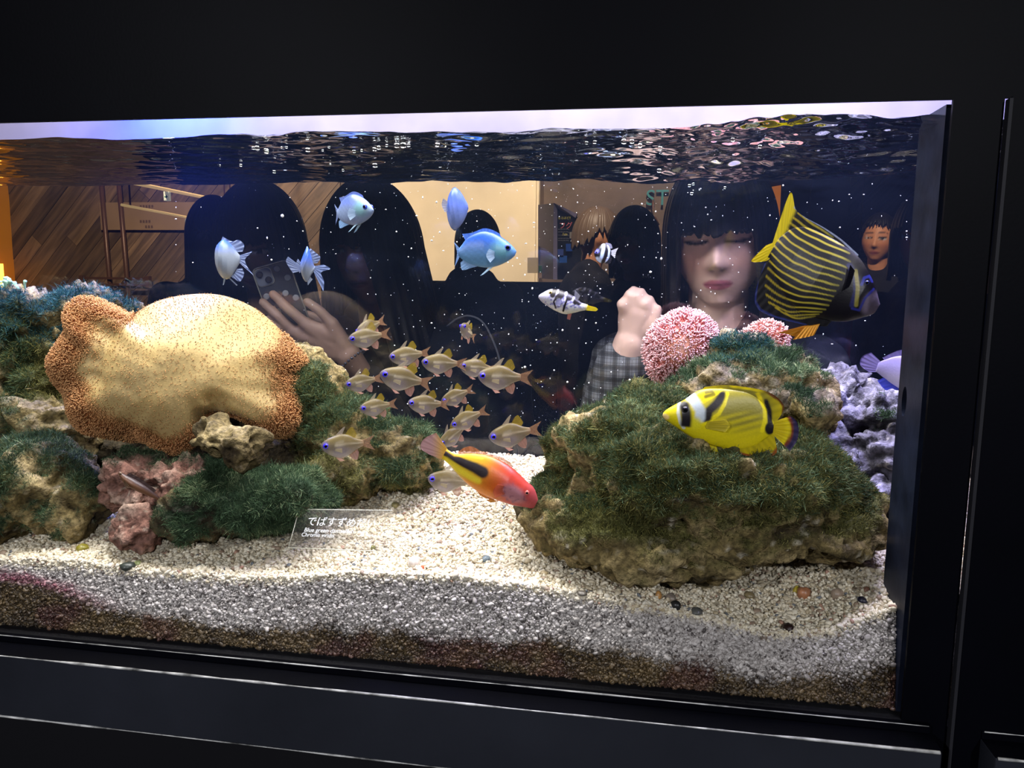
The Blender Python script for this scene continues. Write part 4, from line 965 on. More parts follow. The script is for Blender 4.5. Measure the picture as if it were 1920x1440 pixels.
f.pectoral([(1330, 900), (1300, 960), (1290, 1010)], [(1180, 860), (1120, 960), (1150, 1060)], flat(srgb(210, 110, 80)), 'fin_clear')
for sg in (-1, 1): f.fin('pelvic_fin', [(1180, 1140), (1120, 1120)], [(1080, 1165), (1010, 1120)], flat(srgb(236, 170, 80)), 'fin', n=10, m_=6, off=sg*8)
f.eyes((1600, 1000), 34, srgb(200, 110, 100), 0.55)

# ---- saddled puffer
Z = zoomer(800, 320, 4.0)
def col_puff(x, y):
    X, Y = (x-800)*4, (y-320)*4
    c = lerp(srgb(232, 232, 240), srgb(206, 202, 232), sstep(1000, 930, Y)); c = lerp(c, srgb(244, 240, 226), sstep(1020, 1060, Y))
    sp = sstep(.62, .42, worley(np.stack([X/15, Y/15, X*0], 1), 2)); c = lerp(c, srgb(92, 84, 190), sp*inside(X, Y, 1040, 985, 170, 55, .35)*.75)
    for poly, wd in (([(962, 890), (945, 935)], 17), ([(1015, 890), (1010, 930), (985, 955)], 22), ([(965, 960), (955, 985), (970, 1030)], 5), ([(1082, 915), (1070, 950)], 22), ([(1060, 945), (1040, 1000), (1026, 1050)], 7), ([(1135, 950), (1115, 985)], 17), ([(1160, 980), (1140, 995)], 12)):
        k, _ = near(X, Y, poly, wd*1.12, .25); c = lerp(c, srgb(22, 14, 24), k)
    return lerp(c*.8, srgb(236, 216, 30), sstep(1175, 1215, X))
f = Fish('pufferfish', 'small white pufferfish with brown saddles and yellow tail, swimming left', 'fish', 0.20, (1020, 985), (838, 948), (1205, 1022),
    [(838, 940), (862, 922), (920, 893), (980, 890), (1050, 912), (1110, 945), (1160, 985), (1210, 1003)], [(840, 958), (862, 985), (900, 1012), (960, 1048), (1040, 1076), (1110, 1064), (1160, 1050), (1208, 1042)],
    0.72, col_puff, 120, 110, zoom=Z)
f.fin('tail_fin', [(1195, 1003), (1190, 1022), (1195, 1045)], [(1270, 1022), (1284, 1036), (1270, 1050)], flat(srgb(240, 220, 30)))
f.fin('dorsal_fin', [(1105, 950), (1135, 968)], [(1110, 895), (1150, 935)], flat(srgb(170, 170, 190)), 'fin_clear', n=12, m_=6)
f.fin('anal_fin', [(1060, 1070), (1090, 1068)], [(1055, 1112), (1078, 1118)], flat(srgb(200, 130, 120)), 'fin', n=12, m_=6)
f.pectoral([(968, 965), (964, 985), (968, 1005)], [(1000, 955), (1010, 985), (1000, 1015)], flat(srgb(180, 180, 220)), 'fin_clear', out=5)
f.eyes((928, 916), 14, srgb(190, 170, 110), 0.5)

# ---- humbug damsel
Z = zoomer(1000, 360, 8.0)
def col_humb(x, y):
    X, Y = (x-1000)*8, (y-360)*8; c = np.tile(np.array(srgb(24, 22, 34)), (len(x), 1))
    for poly, wd in (([(1045, 780), (1050, 860), (1030, 960), (990, 1060)], 24), ([(1120, 800), (1138, 880), (1130, 970), (1090, 1060)], 15)):
        k, _ = near(X, Y, poly, wd); c = lerp(c, srgb(190, 210, 250), k)
    c = lerp(c, srgb(110, 110, 220), inside(X, Y, 950, 890, 40, 30, .4)); c = lerp(c, srgb(200, 215, 250), inside(X, Y, 960, 1010, 40, 30, .5)); return c
f = Fish('humbug_damsel', 'tiny black damselfish with white bands in front of the brown-haired man', 'fish', 0.33, (1050, 920), (915, 930), (1168, 905),
    [(916, 910), (950, 855), (1000, 800), (1060, 775), (1120, 800), (1150, 850), (1168, 882)], [(918, 950), (950, 1020), (1000, 1058), (1060, 1064), (1110, 1040), (1150, 970), (1168, 928)], 0.55, col_humb, 60, 36, zoom=Z)
f.fin('tail_fin', [(1160, 880), (1155, 905), (1160, 930)], [(1272, 836), (1240, 900), (1225, 990)], flat(srgb(214, 216, 230)))
f.fin('dorsal_fin', [(1060, 785), (1120, 810), (1150, 850)], [(1090, 762), (1160, 780), (1185, 840)], flat(srgb(150, 150, 180)), 'fin')
f.fin('anal_fin', [(1070, 1055), (1120, 1025), (1150, 975)], [(1100, 1075), (1160, 1060), (1178, 985)], flat(srgb(40, 40, 56)), 'fin')
f.eyes((948, 905), 18, srgb(90, 100, 220), 0.6)

# ---- lavender fish half behind the strip
def col_lav(x, y): return lerp(srgb(126, 116, 170), srgb(196, 188, 214), sstep(680, 730, y))
f = Fish('surgeonfish', 'blurry lavender fish slipping behind the black strip at right', 'fish', 0.27, (1690, 700), (1750, 712), (1648, 690),
    [(1750, 706), (1738, 684), (1710, 668), (1680, 668), (1648, 682)], [(1750, 718), (1735, 735), (1710, 738), (1680, 724), (1648, 700)], 0.4, col_lav, 60, 36)
f.fin('tail_fin', [(1656, 682), (1652, 691), (1656, 700)], [(1636, 663), (1621, 672), (1619, 688), (1634, 700)], flat(srgb(140, 128, 190)), 'fin')
f.fin('anal_fin', [(1664, 708), (1690, 728), (1712, 736)], [(1650, 716), (1668, 735), (1700, 742)], flat(srgb(70, 80, 200)), 'fin')
f.fin('dorsal_fin', [(1664, 680), (1690, 668), (1712, 670)], [(1656, 672), (1686, 656), (1712, 660)], flat(srgb(120, 110, 170)), 'fin')
f.pectoral([(1718, 700), (1716, 710)], [(1702, 698), (1704, 714)], flat(srgb(150, 140, 190)))
f.eyes((1738, 700), 3.2, srgb(60, 60, 90), .6)

# ---- blenny lying on the pink rock
def col_bln(x, y): return lerp(srgb(60, 46, 50), srgb(120, 84, 60), sstep(-4, 6, (y-882)-(x-228)*0.83))
f = Fish('blenny', 'slim dark brown blenny resting on the pink crusted rock', 'fish', 0.07, (262, 908), (228, 882), (296, 940),
    [(228, 880), (236, 886), (252, 896), (270, 910), (284, 924), (297, 938)], [(228, 886), (231, 896), (240, 910), (258, 922), (276, 932), (294, 942)], 0.9, col_bln, 50, 28)
f.fin('dorsal_fin', [(240, 889), (260, 902), (286, 926)], [(246, 885), (266, 899), (290, 922)], flat(srgb(70, 52, 50)), 'fin')
f.fin('tail_fin', [(294, 938), (293, 942)], [(303, 944), (299, 950)], flat(srgb(140, 104, 60)), 'fin', n=10, m_=6)
f.pectoral([(237, 896), (236, 902)], [(246, 906), (242, 914)], flat(srgb(110, 84, 60)))
f.eyes((231, 885), 2.2, srgb(120, 90, 60), .6)

# ---- chromis: side-on model; bright blue one and ones paled in colour for overexposure
Z = zoomer(800, 320, 4.0)
def mk_chromis(name, label, blue):
    def cf(x, y):
        X, Y = (x-800)*4, (y-320)*4; t = sstep(470, 690, Y)
        if blue: c = lerp(srgb(14, 78, 190), srgb(104, 150, 190), t)
        else: c = lerp(srgb(58, 84, 200), srgb(128, 146, 182), sstep(450, 610, Y))
        sc = np.sin(X/7.5)*np.sin((Y+X*.15)/7.5); c = c*(1+0.10*sc*inside(X, Y, 420, 580, 190, 120, .3))[:, None]
        return lerp(c, srgb(110, 176, 160), inside(X, Y, 560, 590, 70, 60, .6)*.5)
    f = Fish(name, label, 'fish', 0.17, (450, 600), (672, 606), (238, 615),
        [(672, 598), (645, 566), (600, 526), (540, 488), (480, 465), (420, 458), (350, 482), (300, 512), (262, 562), (238, 590)],
        [(670, 614), (655, 642), (600, 682), (520, 716), (450, 726), (370, 715), (300, 690), (258, 660), (238, 640)], 0.42, cf, 90, 44, zoom=Z, group='blue-green chromis')
    fc = srgb(90, 140, 236) if blue else srgb(120, 142, 214)
    f.fin('dorsal_fin', [(560, 505), (480, 475), (420, 468), (350, 490), (290, 525)], [(545, 472), (480, 442), (420, 437), (340, 468), (266, 478)], flat(fc), 'fin')
    f.fin('tail_fin', [(250, 588), (244, 615), (250, 642)], [(204, 535), (225, 600), (226, 640), (212, 718)], flat(srgb(150, 190, 245) if blue else srgb(146, 164, 214)), 'fin')
    f.fin('anal_fin', [(390, 715), (330, 700), (275, 672)], [(340, 728), (268, 745), (254, 690)], flat(srgb(160, 200, 245)), 'fin')
    for sg in (-1, 1): f.fin('pelvic_fin', [(505, 715), (470, 722)], [(430, 775), (402, 788)], flat(srgb(190, 220, 240)), 'fin', n=12, m_=6, off=sg*5, splay=sg*4)
    f.pectoral([(520, 610), (512, 630), (515, 650)], [(470, 590), (450, 640), (480, 690)], flat(srgb(190, 214, 240)), 'fin_clear', out=9)
    f.eyes((608, 576), 25, srgb(60, 80, 200), 0.6)
    return f.root
CHB = mk_chromis('chromis', 'largest chromis, vivid sky blue, swimming right at mid height', True)
CHP = mk_chromis('chromis', 'pale round chromis facing right, topmost near the left-centre', False)
def place(o, px, py, y, length_px, head_left, yaw, roll, base_px, base_y, label=None):
    """move a fish model so that it shows at px,py with that length; yaw turns it about the vertical, roll tilts it in the picture"""
    o.location = at(px, py, y); k = length_px*mpp(px, py, y)/(base_px); o.scale = (k, k, k)
    o.rotation_mode = 'YXZ'; o.rotation_euler = (0, roll, view_az(px, py)*0.8+yaw)
    if label: o['label'] = label
CH_LEN = (672-205)/4*mpp(907, 471, .17)
place(CHP, 665, 395, .20, 100, False, -0.70, 0.0, CH_LEN, .17)
def col_overlit(y0, y1, blue=srgb(56, 96, 200), low=srgb(140, 150, 168)):  # paleness from strong light put into the fish colour
    return lambda x, y: lerp(blue, low, sstep(y0, y1, y+2.0*vnoise(np.stack([x/6, y/6, x*0], 1), 4)))
FINB = srgb(150, 166, 206)
Z = zoomer(360, 320, 4.0)
f = Fish('chromis', 'pale chromis turning away at the left, beside the phone', 'fish', .20, (265, 660), (176, 645), (354, 656),
    [(176, 636), (184, 585), (208, 545), (245, 520), (290, 548), (330, 600), (354, 632)], [(176, 654), (180, 705), (202, 772), (240, 812), (282, 800), (322, 742), (354, 688)], .62, col_overlit(455, 480), 60, 40, zoom=Z, group='blue-green chromis')
f.fin('dorsal_fin', [(222, 540), (270, 545), (312, 575), (335, 610)], [(238, 497), (300, 530), (352, 520), (388, 556), (376, 604)], flat(FINB), 'fin', rays=1.0)
f.fin('tail_fin', [(346, 636), (350, 660), (346, 686)], [(446, 600), (425, 625), (392, 662), (404, 715), (450, 782)], flat(srgb(156, 172, 214)), 'fin', rays=.8)
f.fin('anal_fin', [(330, 735), (312, 765), (288, 792)], [(368, 728), (380, 775), (350, 828), (308, 808)], flat(FINB), 'fin', rays=1.0)
for sg, q in ((-1, [(236, 806), (228, 858)]), (1, [(268, 806), (322, 860)])): f.fin('pelvic_fin', [q[0], (q[0][0]+14, q[0][1])], [q[1], (q[1][0]+8, q[1][1]-4)], flat(srgb(170, 182, 196)), 'fin', n=8, m_=6, off=sg*4)
f = Fish('chromis', 'pale chromis with fanned fins right beside the phone', 'fish', .18, (865, 710), (813, 692), (918, 735),
    [(813, 682), (825, 622), (850, 586), (870, 571), (890, 620), (905, 680), (918, 716)], [(813, 706), (820, 772), (840, 822), (862, 832), (886, 792), (905, 764), (918, 752)], .7, col_overlit(478, 512), 50, 36, zoom=Z, group='blue-green chromis')
f.fin('dorsal_fin', [(878, 600), (898, 650), (910, 695)], [(888, 582), (930, 616), (962, 650), (938, 692)], flat(FINB), 'fin', rays=1.0)
f.fin('tail_fin', [(910, 716), (914, 734), (908, 754)], [(985, 702), (1032, 734), (965, 762), (985, 830), (978, 902)], flat(srgb(150, 170, 220)), 'fin', rays=.8)
f.fin('pectoral_fin', [(818, 718), (816, 735), (820, 752)], [(732, 648), (718, 690), (764, 768)], flat(FINB), 'fin_clear', off=-6, splay=-6, rays=.8)
f.fin('pectoral_fin', [(830, 716), (828, 735), (832, 752)], [(792, 660), (780, 695), (800, 768)], flat(FINB), 'fin_clear', off=8, splay=8, rays=.8)
f.fin('pelvic_fin', [(862, 815), (880, 790)], [(866, 858), (902, 812)], flat(srgb(170, 182, 206)), 'fin', n=10, m_=6)
Z = zoomer(800, 320, 4.0)
f = Fish('chromis', 'chromis seen edge-on as a narrow pale oval above the vivid blue one', 'fish', .22, (228, 288), (147, 296), (311, 272),
    [(147, 270), (168, 182), (208, 133), (255, 165), (290, 220), (311, 256)], [(147, 318), (160, 372), (186, 430), (222, 438), (262, 400), (296, 340), (311, 288)], .45, col_overlit(355, 425, srgb(70, 100, 210), srgb(120, 138, 190)), 50, 36, zoom=Z, group='blue-green chromis')
f.fin('dorsal_fin', [(190, 160), (215, 142), (250, 168)], [(188, 140), (214, 128), (254, 158)], flat(FINB), 'fin')
f.fin('pectoral_fin', [(162, 240), (158, 270), (162, 300)], [(128, 215), (116, 262), (140, 318)], flat(FINB), 'fin_clear', off=-8, splay=-5)
f.fin('tail_fin', [(190, 420), (205, 428), (220, 424)], [(196, 440), (210, 446), (226, 440)], flat(FINB), 'fin', off=6)

# ---- cardinalfish school
Z = zoomer(560, 560, 4.0)
def col_card(x, y):
    X, Y = (x-560)*4, (y-560)*4
    c = lerp(srgb(122, 106, 66), srgb(150, 140, 124), sstep(540, 690, Y)); c = lerp(c, srgb(156, 146, 158), inside(X, Y, 1440, 640, 60, 40, .6)*.6)
    c = lerp(c, srgb(120, 112, 130), inside(X, Y, 1315, 600, 40, 46, .5)*.7); k, _ = near(X, Y, [(1400, 585), (1610, 585)], 5, .8); c = lerp(c, srgb(226, 214, 180), k*.6)
    return lerp(c, srgb(186, 150, 116), sstep(1560, 1640, X)*.7)
f = Fish('cardinalfish', 'x', 'fish', 0.2, (1450, 600), (1294, 590), (1614, 590),
    [(1294, 583), (1312, 560), (1345, 538), (1400, 518), (1460, 508), (1510, 520), (1560, 550), (1614, 568)], [(1295, 596), (1310, 625), (1350, 660), (1400, 685), (1450, 694), (1510, 670), (1560, 635), (1614, 612)],
    0.50, col_card, 56, 32, zoom=Z, group='school of golden cardinalfish', mat='glassy_fish')
f.fin('first_dorsal_fin', [(1400, 522), (1430, 514), (1456, 512)], [(1452, 470), (1470, 455), (1484, 452)], flat(srgb(190, 176, 150)), 'fin_clear', n=14, m_=6)
f.fin('second_dorsal_fin', [(1478, 514), (1515, 526), (1548, 545)], [(1510, 470), (1540, 462), (1568, 520)], flat(srgb(176, 152, 50)), 'fin_clear', n=16, m_=8)
f.fin('tail_fin', [(1606, 568), (1602, 590), (1606, 612)], [(1704, 532), (1668, 575), (1668, 605), (1702, 654)], flat(srgb(176, 136, 104)), 'fin_clear', n=20, m_=8)
f.fin('anal_fin', [(1500, 674), (1535, 655), (1565, 634)], [(1520, 704), (1560, 716), (1576, 660)], flat(srgb(206, 160, 140)), 'fin_clear', n=16, m_=8)
for sg in (-1, 1): f.fin('pelvic_fin', [(1400, 682), (1430, 690)], [(1430, 712), (1466, 706)], flat(srgb(220, 170, 150)), 'fin_clear', n=10, m_=5, off=sg*6, splay=sg*4)
f.pectoral([(1395, 610), (1392, 625)], [(1450, 605), (1450, 640)], flat(srgb(200, 186, 150)), out=8)
f.eyes((1331, 587), 21, (0.035, 0.02, 0.95), 0.60)
CARD = f.root; CARD_LEN = (1704-1294)/4*mpp(560+1450/4, 560+600/4, .2)
cards = [  # px, py, depth, length px, yaw, roll(+ nose down when facing left), label
    (684, 634, .19, 82, 0.30, -0.12, 'cardinalfish in front of the hand bracelet, upper left of the school'),
    (690, 616, .24, 74, 0.75, -0.30, 'cardinalfish mostly hidden behind the upper left one of the school'),
    (875, 621, .23, 66, 1.15, 0.45, 'pale cardinalfish turning away alone at the top of the school'),
    (760, 668, .22, 80, 0.15, -0.10, 'cardinalfish behind the biggest cardinalfish, with raised pale dorsal spine'),
    (750, 710, .13, 102, 0.20, 0.22, 'biggest cardinalfish of the school, nose tilted up, at its left centre'),
    (823, 682, .19, 86, 0.15, 0.06, 'cardinalfish at the top centre of the school above the small tilted one'),
    (890, 690, .23, 78, 0.30, 0.12, 'cardinalfish overlapped by the rightmost cardinalfish'),
    (935, 708, .17, 104, 0.10, 0.04, 'rightmost cardinalfish of the upper school, yellow-edged dorsal fin'),
    (675, 718, .19, 74, 0.30, -0.15, 'cardinalfish at the left edge of the school, touching the biggest one'),
    (702, 764, .18, 74, 0.35, -0.08, 'cardinalfish just above the mossy slope, left lower school'),
    (795, 758, .18, 80, 0.15, 0.06, 'cardinalfish in the lower middle of the school with bright yellow fin'),
    (852, 745, .21, 68, 0.25, -0.35, 'small nose-down cardinalfish in the lower middle of the school'),
    (873, 788, .20, 76, 0.15, -0.40, 'nose-down cardinalfish above the hawkfish tail'),
    (955, 816, .19, 102, 0.10, -0.16, 'cardinalfish alone at the right above the bare sand'),
    (641, 836, .14, 100, 0.10, -0.04, 'lowest left cardinalfish swimming in front of the algae rock'),
    (846, 820, .22, 72, 0.5, -0.5, 'cardinalfish half hidden behind the hawkfish tail'),
    (838, 902, .17, 96, 0.1, 0.12, 'cardinalfish low over the sand behind the hawkfish belly')]
for i, (px, py, y, L, yaw, roll, lab) in enumerate(cards):
    o = CARD if i == 0 else copy_tree(CARD)
    place(o, px, py, y, L, True, yaw, roll, CARD_LEN, .2, lab)

# ================================================================ ACRYLIC NAME SIGN on the sand
def acrylic_sign():
    a, b = at(541, 1027, .062), at(722, 1034, .062); c, d = at(561, 955, .088), at(735, 957, .088)
    root = empty('acrylic_sign', (a+b)/2, 'clear folded acrylic name sign with white handwriting on the sand', 'sign')
    O = (a+b)/2; th = 0.0018
    def plate(name, p, q, r, t):
        nn = np.cross(q-p, t-p); nn = nn/np.linalg.norm(nn)*th
        V = [p-O, q-O, r-O, t-O, p+nn-O, q+nn-O, r+nn-O, t+nn-O]
        return mesh_np(name, V, [[0, 1, 2, 3], [7, 6, 5, 4], [0, 4, 5, 1], [1, 5, 6, 2], [2, 6, 7, 3], [3, 7, 4, 0]], M['acrylic'], root, smooth=False)
    plate('front_panel', a, b, d, c)
    e, f_ = c+np.array([0, .03, -(c[2]-a[2])]), d+np.array([0, .03, -(d[2]-b[2])]); plate('back_panel', e, c, d, f_); plate('foot_panel', a, e, f_, b)
    for p, q in ((c, d), (a, b), (a, c)): tube('cut_edge', np.array([p-O, q-O]), .0005, M['edge_glow'], root, 6)
    ux = (b-a)/np.linalg.norm(b-a); vz = (c-a)-((c-a)@ux)*ux; L = np.linalg.norm(vz); vz /= L; nn = np.cross(ux, vz)
    R = Matrix(((ux[0], vz[0], nn[0]), (ux[1], vz[1], nn[1]), (ux[2], vz[2], nn[2]))).to_euler()
    for body, sz, fx, fy in (('でばすずめだい', 0.0130, .14, .60), ('Blue green damselfish', 0.0075, .13, .42), ('Chromis viridis', 0.0070, .11, .30)):
        p = a+ux*np.linalg.norm(b-a)*fx+vz*L*fy+nn*0.0006-O
        t = text_mesh('lettering', body, sz, M['white_print'], root, 0.0001, tuple(p), R, shear=0.15)
acrylic_sign()

# ================================================================ HALL BEHIND: planks, cream wall, display, rails
M['plank'] = wood_mat('oak_plank', srgb(62, 48, 36), srgb(122, 98, 74))
def clip_poly(poly, x0, x1, z0, z1):
    for ax, lim, sg in ((0, x0, 1), (0, x1, -1), (1, z0, 1), (1, z1, -1)):
        out = []
        for i in range(len(poly)):
            p, q = poly[i-1], poly[i]; dp, dq = sg*(p[ax]-lim), sg*(q[ax]-lim)
            if dp >= 0: out.append(p)
            if dp*dq < 0:
                t = dp/(dp-dq); out.append((p[0]+t*(q[0]-p[0]), p[1]+t*(q[1]-p[1])))
        poly = out
        if len(poly) < 3: return []
    return poly
def plank_field(parent, x0, x1, z0, z1, y, ang, wd, ln, seed):
    rg = random.Random(seed); c, s = math.cos(ang), math.sin(ang); cx, cz = (x0+x1)/2, (z0+z1)/2; R = math.hypot(x1-x0, z1-z0)/2
    v = -R
    while v < R:
        u = -R-rg.random()*ln
        while u < R:
            q = [(u+.0015, v+.0015), (u+ln-.0015, v+.0015), (u+ln-.0015, v+wd-.0015), (u+.0015, v+wd-.0015)]
            poly = clip_poly([(cx+a*c-b*s, cz+a*s+b*c) for a, b in q], x0, x1, z0, z1)
            if len(poly) >= 3:
                gx = sum(p[0] for p in poly)/len(poly); gz = sum(p[1] for p in poly)/len(poly); t = 0.012+rg.random()*0.004
                # mesh in plank-aligned axes so that the grain follows the board
                k = [((p[0]-gx)*c+(p[1]-gz)*s, -(p[0]-gx)*s+(p[1]-gz)*c) for p in poly]; n = len(k)
                V = [(a, -t, b) for a, b in k]+[(a, 0, b) for a, b in k]; F = [list(range(n)), list(range(2*n-1, n-1, -1))]+[[i, i+n, (i+1) % n+n, (i+1) % n] for i in range(n)]
                o = mesh_np('plank', V, F, M['plank'], parent, smooth=False); o.location = (gx, y, gz); o.rotation_euler = (0, -ang, 0)
            u += ln
        v += wd
YW = RY1
def wx(px, py=430, y=None): return at(px, py, y or YW)[0]
plank_field(wall_back, wx(24), wx(640), 0.75, 2.35, YW, math.radians(47), 0.105, 1.5, 3)
plank_field(wall_back, wx(1588), wx(1780), 0.9, 2.3, YW, math.radians(47), 0.105, 1.5, 4)
box('cream_panel', wx(700), wx(1008), YW-.05, YW-.0005, 0, 2.7, M['cream'], wall_back)
box('panel_edge', wx(1008), wx(1008)+.012, YW-.06, YW-.0005, 0, 2.7, M['cream'], wall_back)
# pillar at the far left; the amber light on it is put into its colour
amb = plain('amber_lit_paint', srgb(214, 140, 30), 0.6)
e = empty('pillar', (wx(6), YW-.15, 0), 'pillar with amber light in its colour and glowing orange tube at the far left edge', 'pillar')
box('shaft', -.16, wx(24)-wx(6), -.02, .14, 0, 2.6, amb, e)
p = at(3, 500, YW-.19); tube('neon_tube', [(p[0]-wx(6), -.045, p[2]-.35), (p[0]-wx(6), -.045, p[2]+.02)], .014, plain('orange_neon', (1, .45, .05), .4, emit=(1, .42, .04), es=6), e)
# bronze rack on the plank wall: two upright rods crossed by a slotted bar
M['bronze'] = plain('bronze_metal', srgb(84, 58, 44), 0.4, metal=0.3)
yr = YW-.06; A = lambda x, y: at(x, y, yr)
e = empty('wall_rack', A(222, 600), 'bronze wall rack of two upright rods and a slotted crossbar on the planks', 'rack'); O = A(222, 600)
tube('rod', [A(186, 300)-O, A(205, 520)-O, A(212, 590)-O], .016, M['bronze'], e); tube('rod', [A(219, 300)-O, A(238, 520)-O, A(245, 590)-O], .016, M['bronze'], e)
l, r = A(158, 527)-O, A(281, 527)-O
for dz in (-.022, .022): box('crossbar_rail', l[0], r[0], -.03, -.01, l[2]+dz-.008, l[2]+dz+.008, M['bronze'], e)
for xx in (l[0], r[0]): box('end_cap', xx-.015, xx+.015, -.035, 0.0, l[2]-.04, l[2]+.04, M['bronze'], e)
for xx in (A(240, 575)-O,): box('bracket', xx[0]-.03, xx[0]+.03, -.04, 0.03, xx[2]-.06, xx[2]+.04, M['bronze'], e)
# pale ceiling rails with green exit signs; added emission gives the rails their lit look
M['rail'] = plain('rail_added_glow', srgb(206, 176, 120), 0.5, emit=srgb(214, 180, 120), es=.5); M['sign_white'] = plain('sign_white', srgb(200, 206, 190), 0.5, emit=srgb(200, 206, 190), es=.25); M['sign_green'] = plain('sign_green', srgb(30, 120, 60), 0.5)
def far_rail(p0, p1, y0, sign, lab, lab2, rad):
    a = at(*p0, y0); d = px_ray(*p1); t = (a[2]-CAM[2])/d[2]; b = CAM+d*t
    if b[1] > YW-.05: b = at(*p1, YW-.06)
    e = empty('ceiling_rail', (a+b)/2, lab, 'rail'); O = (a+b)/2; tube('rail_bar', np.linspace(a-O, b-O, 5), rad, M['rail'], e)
    for w_ in (0.06, 0.94):
        h = a+(b-a)*w_-O; tube('hanger', [h, h+np.array([0, 0, RH-O[2]-h[2]])], .004, M['bronze'], e, 6)
    f0 = (sign[0]-p0[0])/(p1[0]-p0[0]); lo, hi = 0.0, 1.0
    for _ in range(40):
        md = (lo+hi)/2; q = a+(b-a)*md-CAM; sx = 960+FOC*(q@CR)/(q@CF)
        if sx < sign[0]: lo = md
        else: hi = md
    q = a+(b-a)*lo; k = float((q-CAM)@CF)/FOC
    g = empty('exit_sign', q-np.array([0, 0, rad+.001]), lab2, 'sign'); w_, h_ = 11*k/2, 17*k
    box('panel', -w_, w_, -.01, .01, -h_, 0, M['sign_white'], g, .003)
    c = -h_*.55; V = [(-w_*.6, -.0115, c-h_*.05), (0, -.0115, c-h_*.05), (0, -.0115, c-h_*.2), (w_*.65, -.0115, c), (0, -.0115, c+h_*.2), (0, -.0115, c+h_*.05), (-w_*.6, -.0115, c+h_*.05)]
    mesh_np('arrow', V+[(x, -.0101, z) for x, _, z in V], [list(range(7)), list(range(13, 6, -1))]+[[i, i+7, (i+1) % 7+7, (i+1) % 7] for i in range(7)], M['sign_green'], g, smooth=False)
far_rail((78, 308), (447, 383), 2.0, (313, 367), 'thick pale rail with added glow running to the phone holder head, upper left', 'white exit sign with green arrow under the thick upper rail', .009)
far_rail((228, 384), (432, 423), 2.3, (353, 418), 'thin pale rail with added glow, for the fainter image of the thicker one at upper left', 'fainter image of the exit sign, built as a second sign under the thin lower rail', .006)  # second rail and sign built for the fainter double image
# board on the planks standing for a pale reflection in the front glass
e = empty('reflection_board', at(300, 420, YW-.03), 'wide pale board standing for a glass reflection with faint writing, on the plank wall', 'board'); O = at(300, 420, YW-.03)
l, r = at(188, 380, YW-.03)-O, at(425, 432, YW-.03)-O
bm = plain('reflection_tone', srgb(128, 104, 78), .6, noise=.15, nscale=4); ink = plain('reflection_ink', srgb(84, 62, 46), .7)
box('panel', l[0], r[0], -.012, .012, r[2], l[2], bm, e, .004)
for k, (xx, zz, ww) in enumerate(((262, 387, 40), (262, 415, 30), (272, 425, 22))):
    q = at(xx, zz, YW-.045)-O
    for j in range(ww//7): box('lettering', q[0]+j*.022, q[0]+j*.022+.013, -.0145, -.012, q[2]-.009, q[2]+.009, ink, e)
# framed chalkboard display, turned, with chalk writing
M['board_black'] = plain('chalkboard', srgb(26, 30, 34), .7, noise=.2); M['lilac_frame'] = plain('lilac_frame', srgb(120, 116, 150), .5); M['booth'] = plain('booth_side', srgb(54, 46, 66), .6)
yb = 3.0; B = lambda x, y, yy=yb: at(x, y, yy)
e = empty('chalkboard', B(1058, 524), 'framed chalkboard with pink and yellow writing behind the brown-haired man', 'board'); O = B(1058, 524)
def quad_slab(name, pts, th, mat, parent):
    P = [np.asarray(p)-O for p in pts]; V = P+[p+np.array([0, th, 0]) for p in P]; n = len(P)
    return mesh_np(name, V, [list(range(n)), list(range(2*n-1, n-1, -1))]+[[i, i+n, (i+1) % n+n, (i+1) % n] for i in range(n)], mat, parent, smooth=False)
quad_slab('side_panel', [B(1009, 384, 3.4), B(1039, 381), B(1039, 524), B(1009, 522, 3.4)], .03, M['booth'], e)
quad_slab('face', [B(1045, 388), B(1085, 408, 2.85), B(1105, 526, 2.80), B(1045, 524)], .02, M['board_black'], e)
quad_slab('frame_post', [B(1038, 380), B(1046, 384), B(1046, 524), B(1037, 524)], .04, M['lilac_frame'], e)
quad_slab('frame_top', [B(1038, 380), B(1082, 401, 2.85), B(1079, 408, 2.85), B(1046, 392)], .04, M['lilac_frame'], e)
def board_text(body, px, py, size_px, c, rz=-.25):
    q = B(px, py, yb-.10)-O; text_mesh('writing', body, size_px*mpp(px, py, yb), plain('chalk', c, .7), e, .0006, tuple(q), (math.pi/2, 0, rz))
board_text('なるほど!!', 1046, 411, 5.5, srgb(190, 180, 60)); board_text('フグ', 1048, 428, 13, srgb(220, 110, 110))
for k, yy in enumerate((432, 437, 443, 449, 453)):
    board_text('ーーーー-', 1046, yy, 5.0, srgb(160, 160, 165))
board_text('1m', 1054, 442, 8, srgb(200, 190, 60))
for (x, y, w_, h_, c) in ((1051, 473, 11, 12, (70, 90, 170)), (1067, 464, 12, 14, (40, 80, 170)), (1056, 486, 14, 13, (40, 90, 180)), (1073, 441, 10, 12, (150, 146, 140))):
    quad_slab('pinned_card', [B(x-w_/2, y-h_/2, yb-.1), B(x+w_/2, y-h_/2, yb-.12), B(x+w_/2, y+h_/2, yb-.12), B(x-w_/2, y+h_/2, yb-.1)], .004, plain('card', srgb(*c), .6), e)
